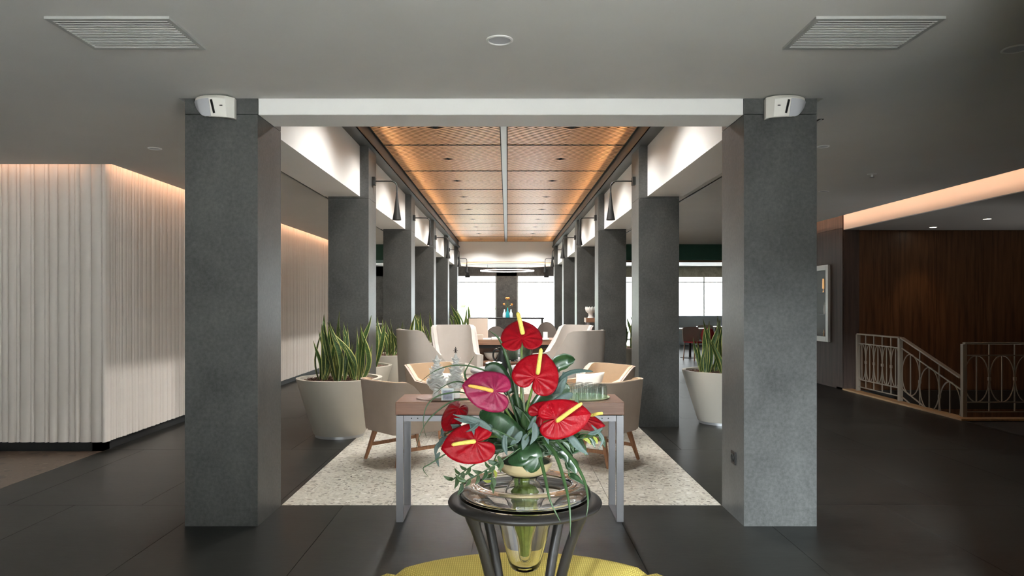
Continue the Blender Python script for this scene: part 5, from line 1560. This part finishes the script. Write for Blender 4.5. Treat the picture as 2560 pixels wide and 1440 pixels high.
fr_ = random.Random(31)
for lab, a0, a1, ox in (('mass of broad dark leaves filling the left side of the bouquet', 115, 200, 1285), ('mass of broad dark leaves filling the right side of the bouquet', -20, 65, 1345), ('mass of broad dark leaves behind the middle blooms', 50, 130, 1312)):
    lv = []
    for i in range(13):
        a = math.radians(fr_.uniform(a0, a1)); L_ = fr_.uniform(60, 118)
        x0, y0 = ox + fr_.uniform(-18, 18), 1108 + fr_.uniform(-8, 14)
        b2 = a + fr_.uniform(-0.35, 0.35)
        lv.append(([(x0, y0), (x0 + 0.5 * L_ * math.cos(a), y0 - 0.5 * L_ * math.sin(a)), (x0 + L_ * math.cos(b2), y0 - L_ * math.sin(b2) * 0.92)], fr_.uniform(22, 36)))
    sprig(lab, lv, M['leaf_dk'], 2.075, None, [M['leaf_dk'], M['leaf_mid'], M['leaf_dk']])

def grass(label, poly, d, rpx=3.0, mat='grass'):
    pts = blade_pts(poly, d)
    n_ = len(pts)
    r_ = rpx * SD / F_PX
    o = MB().tube(pts, [max(0.0004, r_ * min(1, 0.5 + 4 * (i / n_)) * (1 - (i / (n_ - 1)) ** 2.2) + 0.0004) for i in range(n_)], 6, flat=0.35, up=(0, -1, 0.3)).build('grass_blade', M[mat], None, smooth='all')
    tag(o, label, 'grass blade', 'long grass blades in the bouquet')
grass('broad grass blade rising left of the topmost anthurium', [(1312, 1095), (1300, 1030), (1283, 950), (1262, 880), (1246, 845), (1222, 826)], [2.09, 2.09, 2.09, 2.08, 2.07, 2.06], 6)
grass('grass blade standing up above the magenta anthurium', [(1235, 1010), (1185, 975), (1162, 940), (1170, 915), (1186, 890)], [2.08, 2.0, 1.99, 1.98, 1.98], 3.2)
grass('thin grass blade arching over the porcelain trees', [(1300, 1080), (1260, 960), (1200, 922), (1140, 913), (1090, 926), (1050, 955)], [2.08, 2.04, 2.0, 1.98, 1.97, 1.96], 2.4)
grass('thin grass blade crossing the porcelain trees lower down', [(1290, 1080), (1220, 1000), (1160, 957), (1120, 960), (1085, 985)], [2.07, 2.05, 2.02, 2.0, 1.98], 2.3)
grass('long grass blade looping down in front of the left table leg', [(1280, 1090), (1200, 1010), (1140, 1000), (1085, 1035), (1055, 1075), (1040, 1120)], [2.07, 2.04, 2.0, 1.97, 1.95, 1.94], 2.2)
grass('grass blade hanging down beside the left end of the console', [(1275, 1085), (1180, 990), (1110, 985), (1070, 1010), (1058, 1055), (1066, 1095)], [2.07, 2.05, 2.01, 1.99, 1.98, 1.98], 2.0)
grass('grass blade drooping over the vase rim, left of three', [(1322, 1095), (1345, 1130), (1362, 1190), (1375, 1250), (1402, 1306)], [2.05, 1.97, 1.91, 1.87, 1.86], 5)
grass('grass blade drooping over the vase rim, middle of three', [(1345, 1085), (1385, 1130), (1410, 1200), (1424, 1270), (1426, 1342)], [2.05, 1.97, 1.91, 1.86, 1.85], 5)
grass('grass blade drooping over the vase rim, right of three', [(1385, 1095), (1432, 1150), (1460, 1200), (1470, 1250), (1466, 1292)], [2.05, 2.0, 1.96, 1.93, 1.92], 4.5)
grass('short thin grass blade below the trailing left sprig', [(1270, 1110), (1150, 1120), (1075, 1160), (1058, 1172), (1071, 1192)], [2.04, 1.99, 1.96, 1.95, 1.95], 1.8)
grass('slim yellow-green stalk beside the upper red bloom stem', [(1318, 1100), (1312, 1030), (1305, 950), (1302, 880)], [2.1, 2.1, 2.1, 2.1], 3, 'grass_pale')
